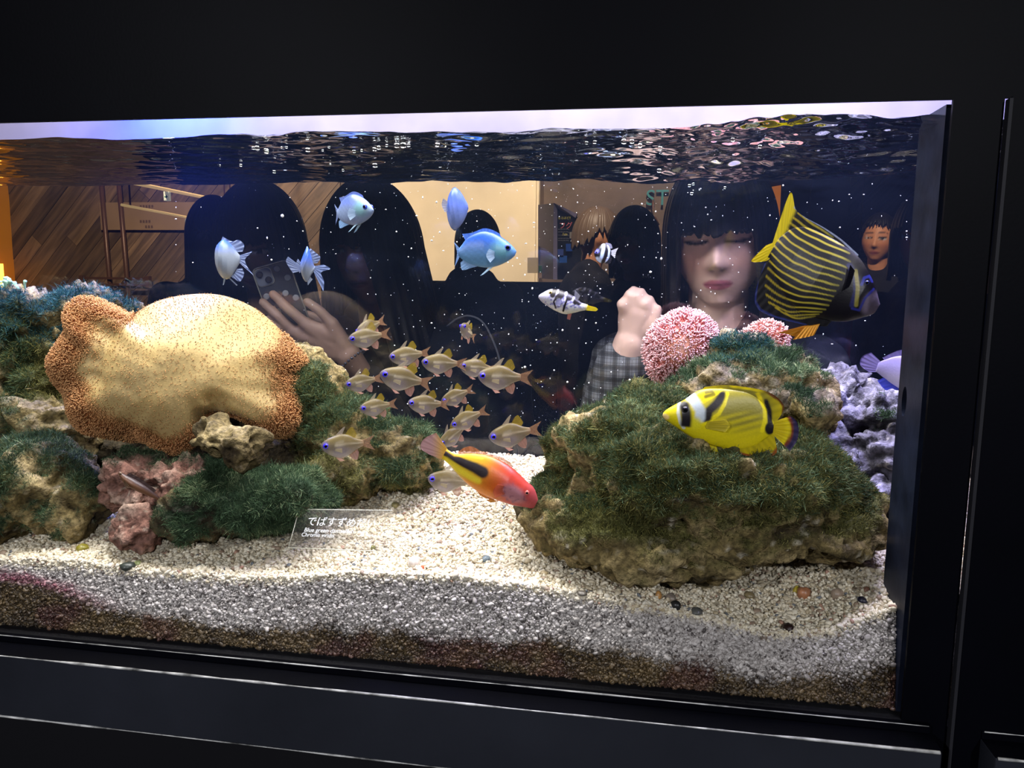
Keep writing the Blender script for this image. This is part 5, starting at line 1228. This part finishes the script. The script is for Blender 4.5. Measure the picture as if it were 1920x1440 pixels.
# leaflet stand at the wall corner
e = empty('leaflet_stand', B(1020, 540, 3.3), 'small green and white leaflet stand beside the cream wall corner', 'stand'); O = B(1020, 540, 3.3)
quad_slab('green_sign', [B(1010, 498, 3.3), B(1040, 498, 3.3), B(1036, 511, 3.3), B(1010, 511, 3.3)], .02, plain('green_card', srgb(40, 84, 60), .6), e)
quad_slab('leaflet', [B(1010, 512, 3.3), B(1036, 512, 3.3), B(1031, 522, 3.3), B(1010, 521, 3.3)], .02, plain('pink_card', srgb(150, 126, 112), .6), e)
quad_slab('price_card', [B(989, 483, 3.3), B(1008, 483, 3.3), B(1008, 512, 3.3), B(989, 512, 3.3)], .01, plain('white_card', srgb(206, 190, 160), .6), e)
quad_slab('glass_case', [B(1010, 462, 3.35), B(1026, 462, 3.35), B(1026, 496, 3.35), B(1010, 496, 3.35)], .03, plain('grey_case', srgb(70, 76, 100), .4), e)
tube('pole', [np.array([0, .02, .02]), np.array([0, .02, at(1020, 526, 2.95)[2]-O[2]-.02])], .012, M['steel'], e)
e = empty('counter', at(960, 600, 2.95), 'black counter under the leaflet stand in front of the cream wall', 'counter'); O = at(960, 600, 2.95)
cl, cr_ = at(800, 526, 2.95)-O, at(1140, 526, 2.95)-O
box('counter_top', cl[0], cr_[0], -.20, .48, cl[2]-.03, cl[2], M['black'], e, .004); box('counter_front', cl[0]+.02, cr_[0]-.02, 0, .38, -O[2], cl[2]-.0305, M['black'], e)
# teal letters on the dark hall wall, wall lantern, orange lit slot, red post
e = empty('wall_lettering', at(1210, 385, YW-.01), 'teal letters on the dark brown wall beside the girl with bangs', 'sign')
tm = plain('teal_paint', srgb(40, 110, 116), .6)
t = text_mesh('letters', 'ST', .135, tm, e, .006, (0, -.01, 0)); 
e = empty('wall_lantern', at(1224, 400, YW-.1), 'small amber wall lantern glowing below the teal letters', 'lamp')
tube('stem', [(0, .09, .09), (0, 0, .06), (0, 0, .0)], .008, M['bronze'], e); V, F = ICO3
mesh_np('bulb', V*np.array([.014, .014, .035])-np.array([0, 0, .10]), F, plain('lantern_bulb', (1, .6, .2), .4, emit=(1, .5, .12), es=6), e); tube('shade', [(0, 0, -.02), (0, 0, -.07)], [.02, .045], M['bronze'], e, 14)
e = empty('lit_slot', at(1461, 470, YW-.03), 'narrow orange-lit slot between the dark wall boards', 'light'); O = at(1461, 470, YW-.03)
quad_slab('glow_panel', [at(1448, 350, YW-.03), at(1465, 347, YW-.03), at(1460, 470, YW-.03), at(1452, 470, YW-.03)], .02, plain('slot_glow', srgb(200, 120, 40), .5, emit=srgb(214, 120, 30), es=.45), e)
quad_slab('slot_frame', [at(1465, 347, YW-.04), at(1471, 347, YW-.04), at(1466, 470, YW-.04), at(1460, 470, YW-.04)], .03, M['bronze'], e)

# ================================================================ PEOPLE in the hall
M['skin'] = painted('skin', 0.5, 0.35, noise=0.05, nscale=60, bump=0.08, bscale=300)
M['hair'] = plain('dark_hair', (0.008, 0.007, 0.008), 0.45, 0.35, bump=0.3, bscale=90); M['hair_brown'] = plain('brown_hair', srgb(110, 92, 76), 0.45, 0.4, bump=0.3, bscale=90)
def cloth(name, c): return plain(name, c, 0.85, 0.2, noise=0.25, nscale=30, bump=0.3, bscale=250)
M['cloth_black'] = cloth('black_cloth', (0.012, 0.012, 0.014)); M['cloth_navy'] = cloth('navy_cloth', (0.012, 0.014, 0.022)); M['cloth_grey'] = cloth('grey_cloth', (0.09, 0.09, 0.09)); M['cloth_red'] = cloth('red_cloth', srgb(110, 40, 50)); M['cloth_brown'] = cloth('brown_cloth', srgb(70, 58, 50))
def plaid():
    mt, nt, b = new_mat('grey_plaid'); L = nt.links.new; tc = N(nt, 'ShaderNodeTexCoord'); last = None
    base = N(nt, 'ShaderNodeRGB'); base.outputs[0].default_value = (.16, .17, .18, 1); last = base.outputs[0]
    for dr, sc, dk in (('X', 14, .35), ('Z', 14, .35), ('X', 42, .7), ('Z', 42, .7)):
        wv = N(nt, 'ShaderNodeTexWave', wave_type='BANDS', bands_direction=dr, Scale=sc); L(tc.outputs['Object'], wv.inputs['Vector'])
        rp = N(nt, 'ShaderNodeValToRGB'); rp.color_ramp.interpolation = 'CONSTANT'; rp.color_ramp.elements[0].color = (dk, dk, dk, 1); rp.color_ramp.elements[1].color = (1, 1, 1, 1); rp.color_ramp.elements[1].position = .35
        L(wv.outputs['Fac'], rp.inputs[0]); mx = N(nt, 'ShaderNodeMix', data_type='RGBA', blend_type='MULTIPLY'); mx.inputs[0].default_value = 1
        L(last, mx.inputs[6]); L(rp.outputs[0], mx.inputs[7]); last = mx.outputs[2]
    L(last, b.inputs['Base Color']); b.inputs['Roughness'].default_value = .85; return mt
M['plaid'] = plaid()
def head_solid(R, C, k=1.0):
    """face looks to local -y before rotation R"""
    V, F = ico(5); r = np.array([.074, .092, .112]); X = V*r
    zz = X[:, 2]; fr = np.clip(-V[:, 1], 0, 1)
    jaw = np.clip(-zz/.112, 0, 1); X[:, 0] *= 1-.27*jaw**1.8; X[:, 1] *= 1-.10*jaw; X[:, 1] -= .012*jaw**2
    g = lambda cx, cz, sx, sz: np.exp(-((X[:, 0]-cx)/sx)**2-((zz-cz)/sz)**2)*(fr > .15)
    X[:, 1] += .007*fr*(np.abs(zz) < .09)                              # flatter face
    dy = -.020*g(0, -.026, .0095, .012)-.009*g(0, -.006, .008, .026)-.006*(g(.011, -.030, .007, .007)+g(-.011, -.030, .007, .007))
    dy += .0050*(g(.031, .010, .018, .012)+g(-.031, .010, .018, .012)); dy -= .0050*(g(.031, .008, .013, .008)+g(-.031, .008, .013, .008))
    dy -= .006*g(0, -.056, .018, .006)+.005*g(0, -.066, .015, .006); dy += .003*g(0, -.0605, .02, .0022); dy -= .006*g(0, -.090, .018, .012); dy -= .004*(g(.042, -.02, .02, .02)+g(-.042, -.02, .02, .02))
    X[:, 1] += dy
    solids = [((X*k)@R.T+C, F.tolist())]
    for sx in (-1, 1): solids.append(ellipsoid((np.array([sx*.074, .012, -.005])*k)@R.T+C, np.array([.007, .016, .028])*k, R, 2))
    return solids
def face_colour(V, R, C, k, tone, lips, down):
    P = ((V-C)@R)/k; x, y, z = P.T; c = np.tile(np.array(tone), (len(V), 1)); f = (y < -.03)
    g = lambda cx, cz, sx, sz: np.exp(-((x-cx)/sx)**2-((z-cz)/sz)**2)*f
    c = lerp(c, np.array(tone)*np.array([1.12, .82, .8]), .5*np.clip(g(.04, -.025, .02, .018)+g(-.04, -.025, .02, .018), 0, 1))
    lip = f*sstep(1.15, .85, np.sqrt((x/.0215)**2+((z+.061)/.0088)**2)); c = lerp(c, lips, .85*lip); c = lerp(c, np.array(lips)*.4, lip*np.exp(-((z+.0608)/.0018)**2)*.8)
    c = lerp(c, np.array(tone)*.35, np.clip(g(.008, -.037, .004, .003)+g(-.008, -.037, .004, .003), 0, 1)*.8)
    for s in (-1, 1):
        ex = (x-s*.031)
        br = f*sstep(1.3, .7, np.abs(z-.034+2.0*ex*ex+.05*s*ex)/.0035)*sstep(.024, .018, np.abs(ex)); c = lerp(c, np.array((.02, .014, .012)), .8*br)
        lid = .0135-12*ex*ex if not down else .0045+6*ex*ex-.04*s*ex; low = .003+7*ex*ex if not down else .0035+2*ex*ex
        if not down:
            eye = f*sstep(.019, .016, np.abs(ex))*sstep(low-.001, low+.001, z)*sstep(lid+.001, lid-.001, z); c = lerp(c, np.array((.6, .58, .56)), eye)
            c = lerp(c, np.array((.012, .008, .006)), eye*sstep(.0065, .0055, np.abs(ex)))
        lash = f*sstep(1.5, .6, np.abs(z-lid)/(.0026 if down else .002))*sstep(.022, .017, np.abs(ex)); c = lerp(c, np.array((.012, .01, .01)), lash)
    return c
def rotm(yaw, pitch=0, roll=0):
    return np.array((Matrix.Rotation(yaw, 3, 'Z')@Matrix.Rotation(roll, 3, 'Y')@Matrix.Rotation(pitch, 3, 'X')))
def hair_mesh(name, R, C, k, mat, parent, O, end_side, end_back, bang, seed, puff=1.06, bang_w=.85, flare=1.0, part=0.0, tips=.012):
    """hair as a thick shell that falls from the crown; the front stops at the bangs"""
    na, nt_ = 240, 46; az = np.linspace(0, 2*np.pi, na, endpoint=False); a = np.abs((az+np.pi) % (2*np.pi)-np.pi)     # 0 = front
    rg = np.random.default_rng(seed); z1 = np.stack([np.cos(az)*6, np.sin(az)*6, az*0], 1); fine = np.stack([np.cos(az)*26, np.sin(az)*26, az*0+3], 1)
    fr = sstep(bang_w+.12, bang_w-.12, a); bk = sstep(1.6, 2.4, a)
    zend = (1-fr)*((1-bk)*end_side+bk*end_back)+fr*(bang+part*np.sin(az)); zend = zend+tips*vnoise(fine, seed)+.012*vnoise(z1, seed+1)*(1-fr)
    def sheet(grow):
        out = []
        rx, ry, rz = .080*puff*grow, .100*puff*grow, .122*puff*grow
        for t in np.linspace(0, 1, nt_):
            zt = rz*math.cos(min(t*1.9, 1)*np.pi/2*1.0)*0+0
            zz = rz-(rz-zend)*t**1.6; zc = np.clip(zz, 0, rz); sc = np.sqrt(np.clip(1-(zc/rz)**2, 0, 1)); dr = np.clip(-zz, 0, None)
            wob = 1+.022*vnoise(fine, seed+5)+.012*vnoise(z1+t, seed+6); fl = 1+(flare-1)*np.clip(dr/.15, 0, 1.5)
            tuck = 1-.10*np.clip(dr/.06, 0, 1)*fr
            out.append(np.stack([np.sin(az)*rx*sc*wob*fl, -np.cos(az)*ry*sc*wob*tuck+.004, zz], 1))
        return np.array(out)
    A, B_ = sheet(1.0), sheet(.90); B_[:, :, 2] = np.minimum(B_[:, :, 2], A[:, :, 2]-.002)
    V, F = loft(np.concatenate([A[1:], B_[::-1][:-1]], 0), cap=False); V = np.concatenate([V, A[0].mean(0)[None]]); n0 = len(V)-1
    F += [[n0, (j+1) % na, j] for j in range(na)]
    V = (V*k)@R.T+C-O
    return mesh_np(name, V, F, mat, parent)
def person(label, hp, k, yaw, pitch=0, roll=0, tone=srgb(206, 160, 132), lips=srgb(176, 96, 96), hair=None, hmat='hair', top='cloth_black', bottom='cloth_navy', arms=None, voxel=.006, group=None, down=False, hands=None, bodyyaw=None, sleeves=None, lean=0.0, cover=.93):
    """hp: head centre; arms: list of (shoulder side, elbow, wrist) in world; hands: list of solids"""
    C = np.asarray(hp, float); R = rotm(yaw, pitch, roll); by = yaw if bodyyaw is None else bodyyaw; Rb = rotm(by)
    foot = np.array([C[0], C[1]+lean, 0.0]); root = empty('person', foot, label, 'person', group); O = foot
    W = lambda x, y, z: C+np.array([0, lean*np.clip((-z)/.7, 0, 1), 0])+(np.array([x, y, 0])*k)@Rb.T+np.array([0, 0, z*k])
    hipz = (C[2]*.52-C[2])/k; kneez = (C[2]*.28-C[2])/k; flo = (-C[2])/k
    sol = head_solid(R, C, k)+[capsule(W(0, .02, -.05), W(0, .035, -.18), .048*k, .052*k)]
    sh = [W(s*.155, .04, -.225) for s in (-1, 1)]
    tor = [capsule(W(-.11, .04, -.23), W(.11, .04, -.23), .065*k, .065*k), capsule(W(0, .045, -.27), W(0, .045, hipz*.72), .115*k, .105*k), capsule(W(-.06, .045, -.32), W(-.05, .045, hipz), .10*k, .10*k), capsule(W(.06, .045, -.32), W(.05, .045, hipz), .10*k, .10*k)]
    legs = []
    for s in (-1, 1):
        legs += [capsule(W(s*.085, .04, hipz), W(s*.09, .03, kneez), .085*k, .058*k), capsule(W(s*.09, .03, kneez), W(s*.09, .05, flo+.06), .055*k, .04*k), capsule(W(s*.09, .06, flo+.035), W(s*.095, -.10, flo+.03), .036*k, .03*k)]
    arm = []; fore = []; skinarm = []
    if arms is None: arms = [(s, W(s*.21, .06, -.50), W(s*.20, -.02, -.73), 'rest') for s in (-1, 1)]
    for s, el, wr, hd in arms:
        S = sh[0 if s < 0 else 1]; el, wr = np.asarray(el, float), np.asarray(wr, float)
        arm += [capsule(S, el, .055*k, .045*k), capsule(el, el+(wr-el)*cover, .045*k, .036*k)]; skinarm += [capsule(S, el, .048*k, .038*k), capsule(el, wr, .038*k, .026*k)]
        if hd == 'rest':
            d = np.array([0, 0, -1.0]); sx = Rb@np.array([1.0, 0, 0]); fy = Rb@np.array([0, -1.0, 0])
            skinarm += [capsule(wr, wr+d*.07*k, .026*k, .030*k)]
            for q, ln in zip((-1.5, -.5, .5, 1.5), (.06, .072, .068, .055)):
                b0 = wr+d*.085*k+fy*q*.015*k; b1 = b0+d*ln*.55*k-s*sx*.006*k; skinarm += [capsule(b0, b1, .009*k, .0085*k, 8), capsule(b1, b1+d*ln*.45*k-s*sx*.014*k, .0085*k, .0075*k, 8)]
            skinarm += [capsule(wr+d*.03*k+fy*.02*k, wr+d*.075*k+fy*.042*k, .011*k, .009*k, 8)]
    sol += tor+legs+skinarm+(hands or [])
    V, F, Nn = fuse('p', sol, voxel, 2, .4)
    c = face_colour(V, R, C, k, tone, lips, down)
    body = mesh_np('body', V-O, F, M['skin'], root, col=c)
    infl = lambda solids, g: [((np.asarray(v)-np.asarray(v).mean(0))*g+np.asarray(v).mean(0), f) for v, f in solids]
    cv = max(voxel*1.6, .008)
    V, F, Nn = fuse('c', infl(tor, 1.10)+(infl(arm, 1.10) if sleeves is None else [])+[capsule(W(-.05, .05, -.155), W(.05, .05, -.155), .052*k, .052*k)], cv, 4)
    V = V+Nn*(.006+.006*fbm(V*14, 2, 3))[:, None]; mesh_np('jacket', V-O, F, M[top], root)
    if sleeves:
        for (a_, m_) in zip(range(0, len(arm), 2), sleeves):
            V, F, Nn = fuse('s', infl(arm[a_:a_+2], 1.10), cv, 3); V = V+Nn*(.005+.007*fbm(V*18, 2, 5))[:, None]; mesh_np('sleeve', V-O, F, M[m_], root)
    V, F, Nn = fuse('t', infl(legs[:2]+legs[3:5], 1.12), cv, 3); mesh_np('trousers', V-O, F, M[bottom], root)
    for s in (0, 3):
        V, F = fuse('sh', infl([legs[s+2]], 1.35), cv, 3)[:2]; V[:, 2] = np.maximum(V[:, 2], .001); mesh_np('shoe', V-O, F, M['cloth_black'], root)
    if hair: hair_mesh('hair', R, C, k, M[hmat], root, O, *hair)
    return root, O
def P3(px, py, y): return at(px, py, y)
def finger(pts, r0, r1):
    rr = np.linspace(r0, r1, len(pts)); return [capsule(pts[i], pts[i+1], rr[i], rr[i+1], 10) for i in range(len(pts)-1)]
# --- woman with the phone
hand = []
wr = P3(652, 664, .665)
K = [P3(540, 640, .640), P3(549, 620, .632), P3(572, 606, .628), P3(622, 606, .634)]
for kn in K: hand += [capsule(wr, kn, .022, .0135)]
hand += [capsule(P3(610, 640, .648), P3(560, 628, .636), .018, .014), capsule(P3(625, 628, .645), P3(585, 612, .633), .017, .014)]
hand += finger([K[0], P3(520, 616, .622), P3(501, 599, .618)], .0105, .0085)
hand += finger([K[1], P3(520, 592, .614), P3(493, 567, .612)], .0112, .0090)
hand += finger([K[2], P3(540, 578, .611), P3(512, 552, .610)], .0116, .0092)
hand += finger([K[3], P3(600, 583, .624), P3(576, 566, .622)], .0115, .0092)
hand += finger([P3(630, 640, .66), P3(600, 600, .668), P3(575, 590, .660)], .014, .010)      # thumb behind the phone
root, O = person('woman with long dark hair photographing through the tank with a phone', P3(489, 462, .83), .99, 0.05, .30, 0, tone=srgb(142, 116, 100), lips=srgb(120, 70, 74),
    hair=(-.30, -.34, .030, 3, 1.22, .75, 1.12), arms=[(1, P3(735, 810, .80), wr, 'own'), (-1, P3(350, 800, .80), P3(420, 720, .70), 'rest')], hands=hand, voxel=.0042, cover=.62, lean=.06)
bp = [wr+np.array([.010, 0, -.012])+np.array([math.cos(t)*.026, math.sin(t)*.026, math.cos(t)*.022]) for t in np.linspace(0, 2*np.pi, 26)]
for i, q in enumerate(bp[:-1]):
    V, F = ICO1; mesh_np('bracelet_bead', V*.0034+q-O, F, plain('bead', (.05, .05, .06), .2, .6) if i == 0 else bpy.data.materials['bead'], root)
# the phone
pc = P3(530, 563, .632); e = empty('smartphone', pc, 'smartphone in a clear dotted case held up behind the tank', 'phone'); e.rotation_mode = 'XYZ'
e.rotation_euler = (.10, -.30, view_az(530, 563)*.8)
def rbox(name, w_, h_, d_, r, mat, parent, loc=(0, 0, 0), seg=6):
    pts = []
    for cx, cz, a0 in ((w_/2-r, h_/2-r, 0), (-w_/2+r, h_/2-r, 90), (-w_/2+r, -h_/2+r, 180), (w_/2-r, -h_/2+r, 270)):
        for t in np.linspace(0, 90, seg): a = math.radians(a0+t); pts.append((cx+r*math.cos(a), cz+r*math.sin(a)))
    n = len(pts); V = [(x, -d_/2, z) for x, z in pts]+[(x, d_/2, z) for x, z in pts]
    o = mesh_np(name, V, [list(range(n)), list(range(2*n-1, n-1, -1))]+[[i, i+n, (i+1) % n+n, (i+1) % n] for i in range(n)], mat, parent, smooth=False); o.location = loc
    b = o.modifiers.new('b', 'BEVEL'); b.width = min(d_*.2, .0012); b.segments = 2; return o
ph = plain('phone_back', srgb(40, 44, 52), .25, .6); rim = plain('phone_rim', srgb(150, 152, 140), .3, metal=.7); lens = plain('lens_glass', (.008, .008, .012), .08, .7)
rbox('case_rim', .0745, .1500, .0095, .012, rim, e); rbox('back_panel', .0705, .1460, .0104, .011, ph, e)
cb = rbox('camera_bump', .031, .033, .004, .008, plain('camera_plate', srgb(74, 80, 92), .3, .5), e, (-.0175, -.0068, .0535)); rbox('bump_rim', .0335, .0355, .003, .009, rim, cb, (0, .001, 0))
for dx, dz in ((-.0065, .007), (.0065, -.007)):
    V, F = loft(np.stack([np.stack([np.cos(np.linspace(0, 2*np.pi, 20, endpoint=False))*r, np.full(20, yy), np.sin(np.linspace(0, 2*np.pi, 20, endpoint=False))*r], 1) for r, yy in ((.0065, 0), (.0065, -.003), (.005, -.0034), (.0045, -.0026))]))
    l_ = mesh_np('lens', V, F, lens, cb, smooth=False); l_.location = (dx, -.002, dz)
for dx, dz in ((.010, .062), (.024, .040), (-.026, .016), (.010, .012), (.026, -.002), (-.014, -.018)):
    V, F = ICO2; d_ = mesh_np('case_dot', V*np.array([.0065, .0006, .0065]), F, plain('case_dot', srgb(110, 116, 122), .4) if 'case_dot' not in bpy.data.materials else bpy.data.materials['case_dot'], e); d_.location = (dx, -.0054, dz)
# --- woman beside her
root, O = person('woman in black with long loose hair, face dim, between phone and cream wall', P3(698, 470, 1.02), 1.16, -.22, .12, -.06, tone=srgb(176, 130, 112), lips=srgb(140, 84, 84),
    hair=(-.32, -.36, .020, 5, 1.25, .55, 1.25), voxel=.005, lean=.05)
q = [P3(*p)-O for p in ((838, 612, .92), (858, 597, .88), (880, 592, .86), (905, 604, .86), (925, 640, .87), (938, 680, .88), (945, 730, .89))]
tube('bag_strap', spline(q, 24), .0022, plain('strap_piping', srgb(120, 124, 134), .5), root, 6)
# --- girl with bangs
h2 = []; wr = P3(1182, 640, .60)
KN = [P3(1172, 594, .588), P3(1190, 586, .58), P3(1206, 588, .58), P3(1220, 596, .585)]
for kn in KN: h2 += [capsule(wr, kn, .023, .0135)]
TIPS = [(1166, 562), (1180, 545), (1194, 548), (1210, 562)]
for kn, (tx, ty) in zip(KN, TIPS): h2 += finger([kn, P3(tx, ty+8, .572), P3(tx+8, ty, .580), P3(tx+14, ty+14, .590)], .0105, .008)
h2 += finger([P3(1205, 625, .59), P3(1228, 604, .58), P3(1232, 580, .578)], .013, .009)
root, O = person('girl with straight dark bangs looking down, pale face near the back glass', P3(1350, 446, .66), 1.14, -.16, .20, -.05, tone=srgb(232, 196, 178), lips=srgb(196, 100, 120),
    hair=(-.30, -.33, .021, 8, 1.12, .80, 1.10, 0, .007), down=True, voxel=.0042, hands=h2, sleeves=['plaid', 'cloth_navy'],
    arms=[(-1, P3(1135, 800, .66), wr, 'own'), (1, P3(1520, 860, .74), P3(1500, 980, .72), 'rest')], cover=.66, lean=.06)
cu = wr+(P3(1135, 800, .66)-wr)*.34
# --- people further back
person('man with sunlit brown wavy hair in black hoodie seen in profile', P3(1121, 446, 2.5), .93, 1.85, .05, 0, tone=srgb(206, 146, 110), hair=(.02, -.035, .045, 12, 1.16, .9, 1.0, .01, .02), hmat='hair_brown', voxel=.009)
person('dark-haired visitor in shadow between the profile man and the girl', P3(1189, 456, 1.8), .90, -.5, .1, 0, tone=srgb(130, 90, 78), hair=(-.12, -.16, .035, 13, 1.12, .8, 1.0), voxel=.009)
person('black-haired visitor with back turned in front of the cream wall', P3(897, 456, 2.1), .95, math.pi-.3, 0, 0, hair=(-.06, -.10, .03, 14, 1.08, .8, 1.0), voxel=.010)
person('young man in black with face lit by warm light, far right', P3(1647, 450, 3.3), 1.0, -.45, .05, .05, tone=srgb(214, 150, 110), hair=(.025, -.03, .075, 15, 1.10, .95, 1.0, 0, .02), voxel=.008)
person('visitor in brown with dark hair half hidden by the black strip', P3(1742, 448, 1.5), 1.0, -.7, .05, 0, tone=srgb(190, 120, 80), hair=(-.10, -.16, .03, 16, 1.18, .8, 1.05), top='cloth_brown', voxel=.010)
person('dark silhouette of a visitor behind the phone holder at left', P3(402, 446, 1.6), 1.0, .5, .1, 0, tone=srgb(110, 80, 70), hair=(-.14, -.20, .03, 17, 1.15, .8, 1.05), voxel=.010)
# unclear red shape below the angelfish, built as a made-up hanging cloth
e = empty('red_cloth_shape', P3(1546, 720, 1.1), 'unclear dark red shape below the angelfish, built as a hanging cloth', 'banner'); O = P3(1546, 720, 1.1)
n = 24; xs = np.linspace(-.052, .052, n); zs = np.linspace(-.1, .30, 20); X, Zz = np.meshgrid(xs, zs, indexing='ij'); Yv = .006*np.sin(X*180+Zz*6)
A_ = np.stack([X, Yv, Zz], -1).reshape(-1, 3); B_ = A_+np.array([0, .004, 0]); i = np.arange(n-1)[:, None]*20; j = np.arange(19)[None]; Q = np.stack([i+j, i+20+j, i+21+j, i+j+1], -1).reshape(-1, 4)
mesh_np('cloth', np.concatenate([A_, B_]), np.concatenate([Q, Q[:, ::-1]+len(A_)]), M['cloth_red'], e)
tube('top_rod', [(-.07, .002, .30), (.07, .002, .30)], .006, M['bronze'], e); 
for sx in (-.06, .06): tube('cord', [(sx, .002, .30), (sx*.4, .002, RH-O[2])], .0015, M['bronze'], e, 5)

# ================================================================ BUBBLES AND SPECKS
M['bubble'] = plain('air_bubble', (.85, .9, .95), .05, 1.0)
bub = glass('bubble_film', .25)
V0, F0 = ICO3; bme = None; k = 0
for px, py, w_ in [(474, 250, 9), (482, 276, 13), (499, 283, 15), (500, 285, 11), (528, 273, 6), (537, 276, 7), (577, 281, 13), (617, 276, 7), (605, 282, 6), (664, 284, 9), (678, 282, 7), (702, 280, 11), (710, 277, 11), (725, 268, 8), (744, 267, 14), (756, 267, 16), (766, 268, 10), (820, 262, 13), (818, 275, 5), (835, 275, 5), (703, 310, 14), (514, 322, 9), (451, 296, 9), (412, 297, 5), (619, 296, 5), (643, 319, 7), (820, 262, 9), (894, 270, 13), (1170, 258, 15), (1185, 262, 13), (1100, 268, 9), (1115, 266, 10), (1200, 273, 13), (1238, 278, 12), (1236, 320, 13), (1293, 348, 9), (1297, 363, 9), (1359, 352, 7), (1374, 262, 12), (1425, 275, 10), (1300, 345, 8), (1312, 355, 6)]:
    y = .09 if py < 290 else .22
    if py > 335: y = .2
    p = at(px, py, y); p[2] = min(p[2], WATER_Z-.002); s = mpp(px, py, y); o = mesh_np('air_bubble', V0, F0, bub) if bme is None else bpy.data.objects.new('air_bubble', bme)
    if bme is None: bme = o.data
    else: COL.objects.link(o)
    o.location = p; r = w_*s/2*.8; o.scale = (r*1.1, r, r*.85)
    tag(o, 'round air bubble floating just under the water surface', 'bubble', 'air bubbles under the surface')
n = 900; rg = np.random.default_rng(3)
px = rg.normal(1050, 330, n).clip(330, 1700); py = rg.uniform(345, 800, n); yy = rg.uniform(.25, .43, n)
P = np.array([at(a, b, c) for a, b, c in zip(px, py, yy)]); P = P[(P[:, 2] > sand_z(P[:, 0], P[:, 1])+.02)]; n = len(P)
Vb, Fb = ico(1); r = np.exp(rg.normal(0, .45, n))*.0005; sh = rg.uniform(.6, 1.8, (n, 3))
VV = (Vb[None]*r[:, None, None]*sh[:, None]+P[:, None]).reshape(-1, 3); FF = (Fb[None]+(np.arange(n)*len(Vb))[:, None, None]).reshape(-1, 3)
o = mesh_np('floating_specks', VV, FF, plain('white_speck', (.8, .82, .85), .6)); tag(o, 'fine white specks drifting in the water', 'particles', kind='stuff')
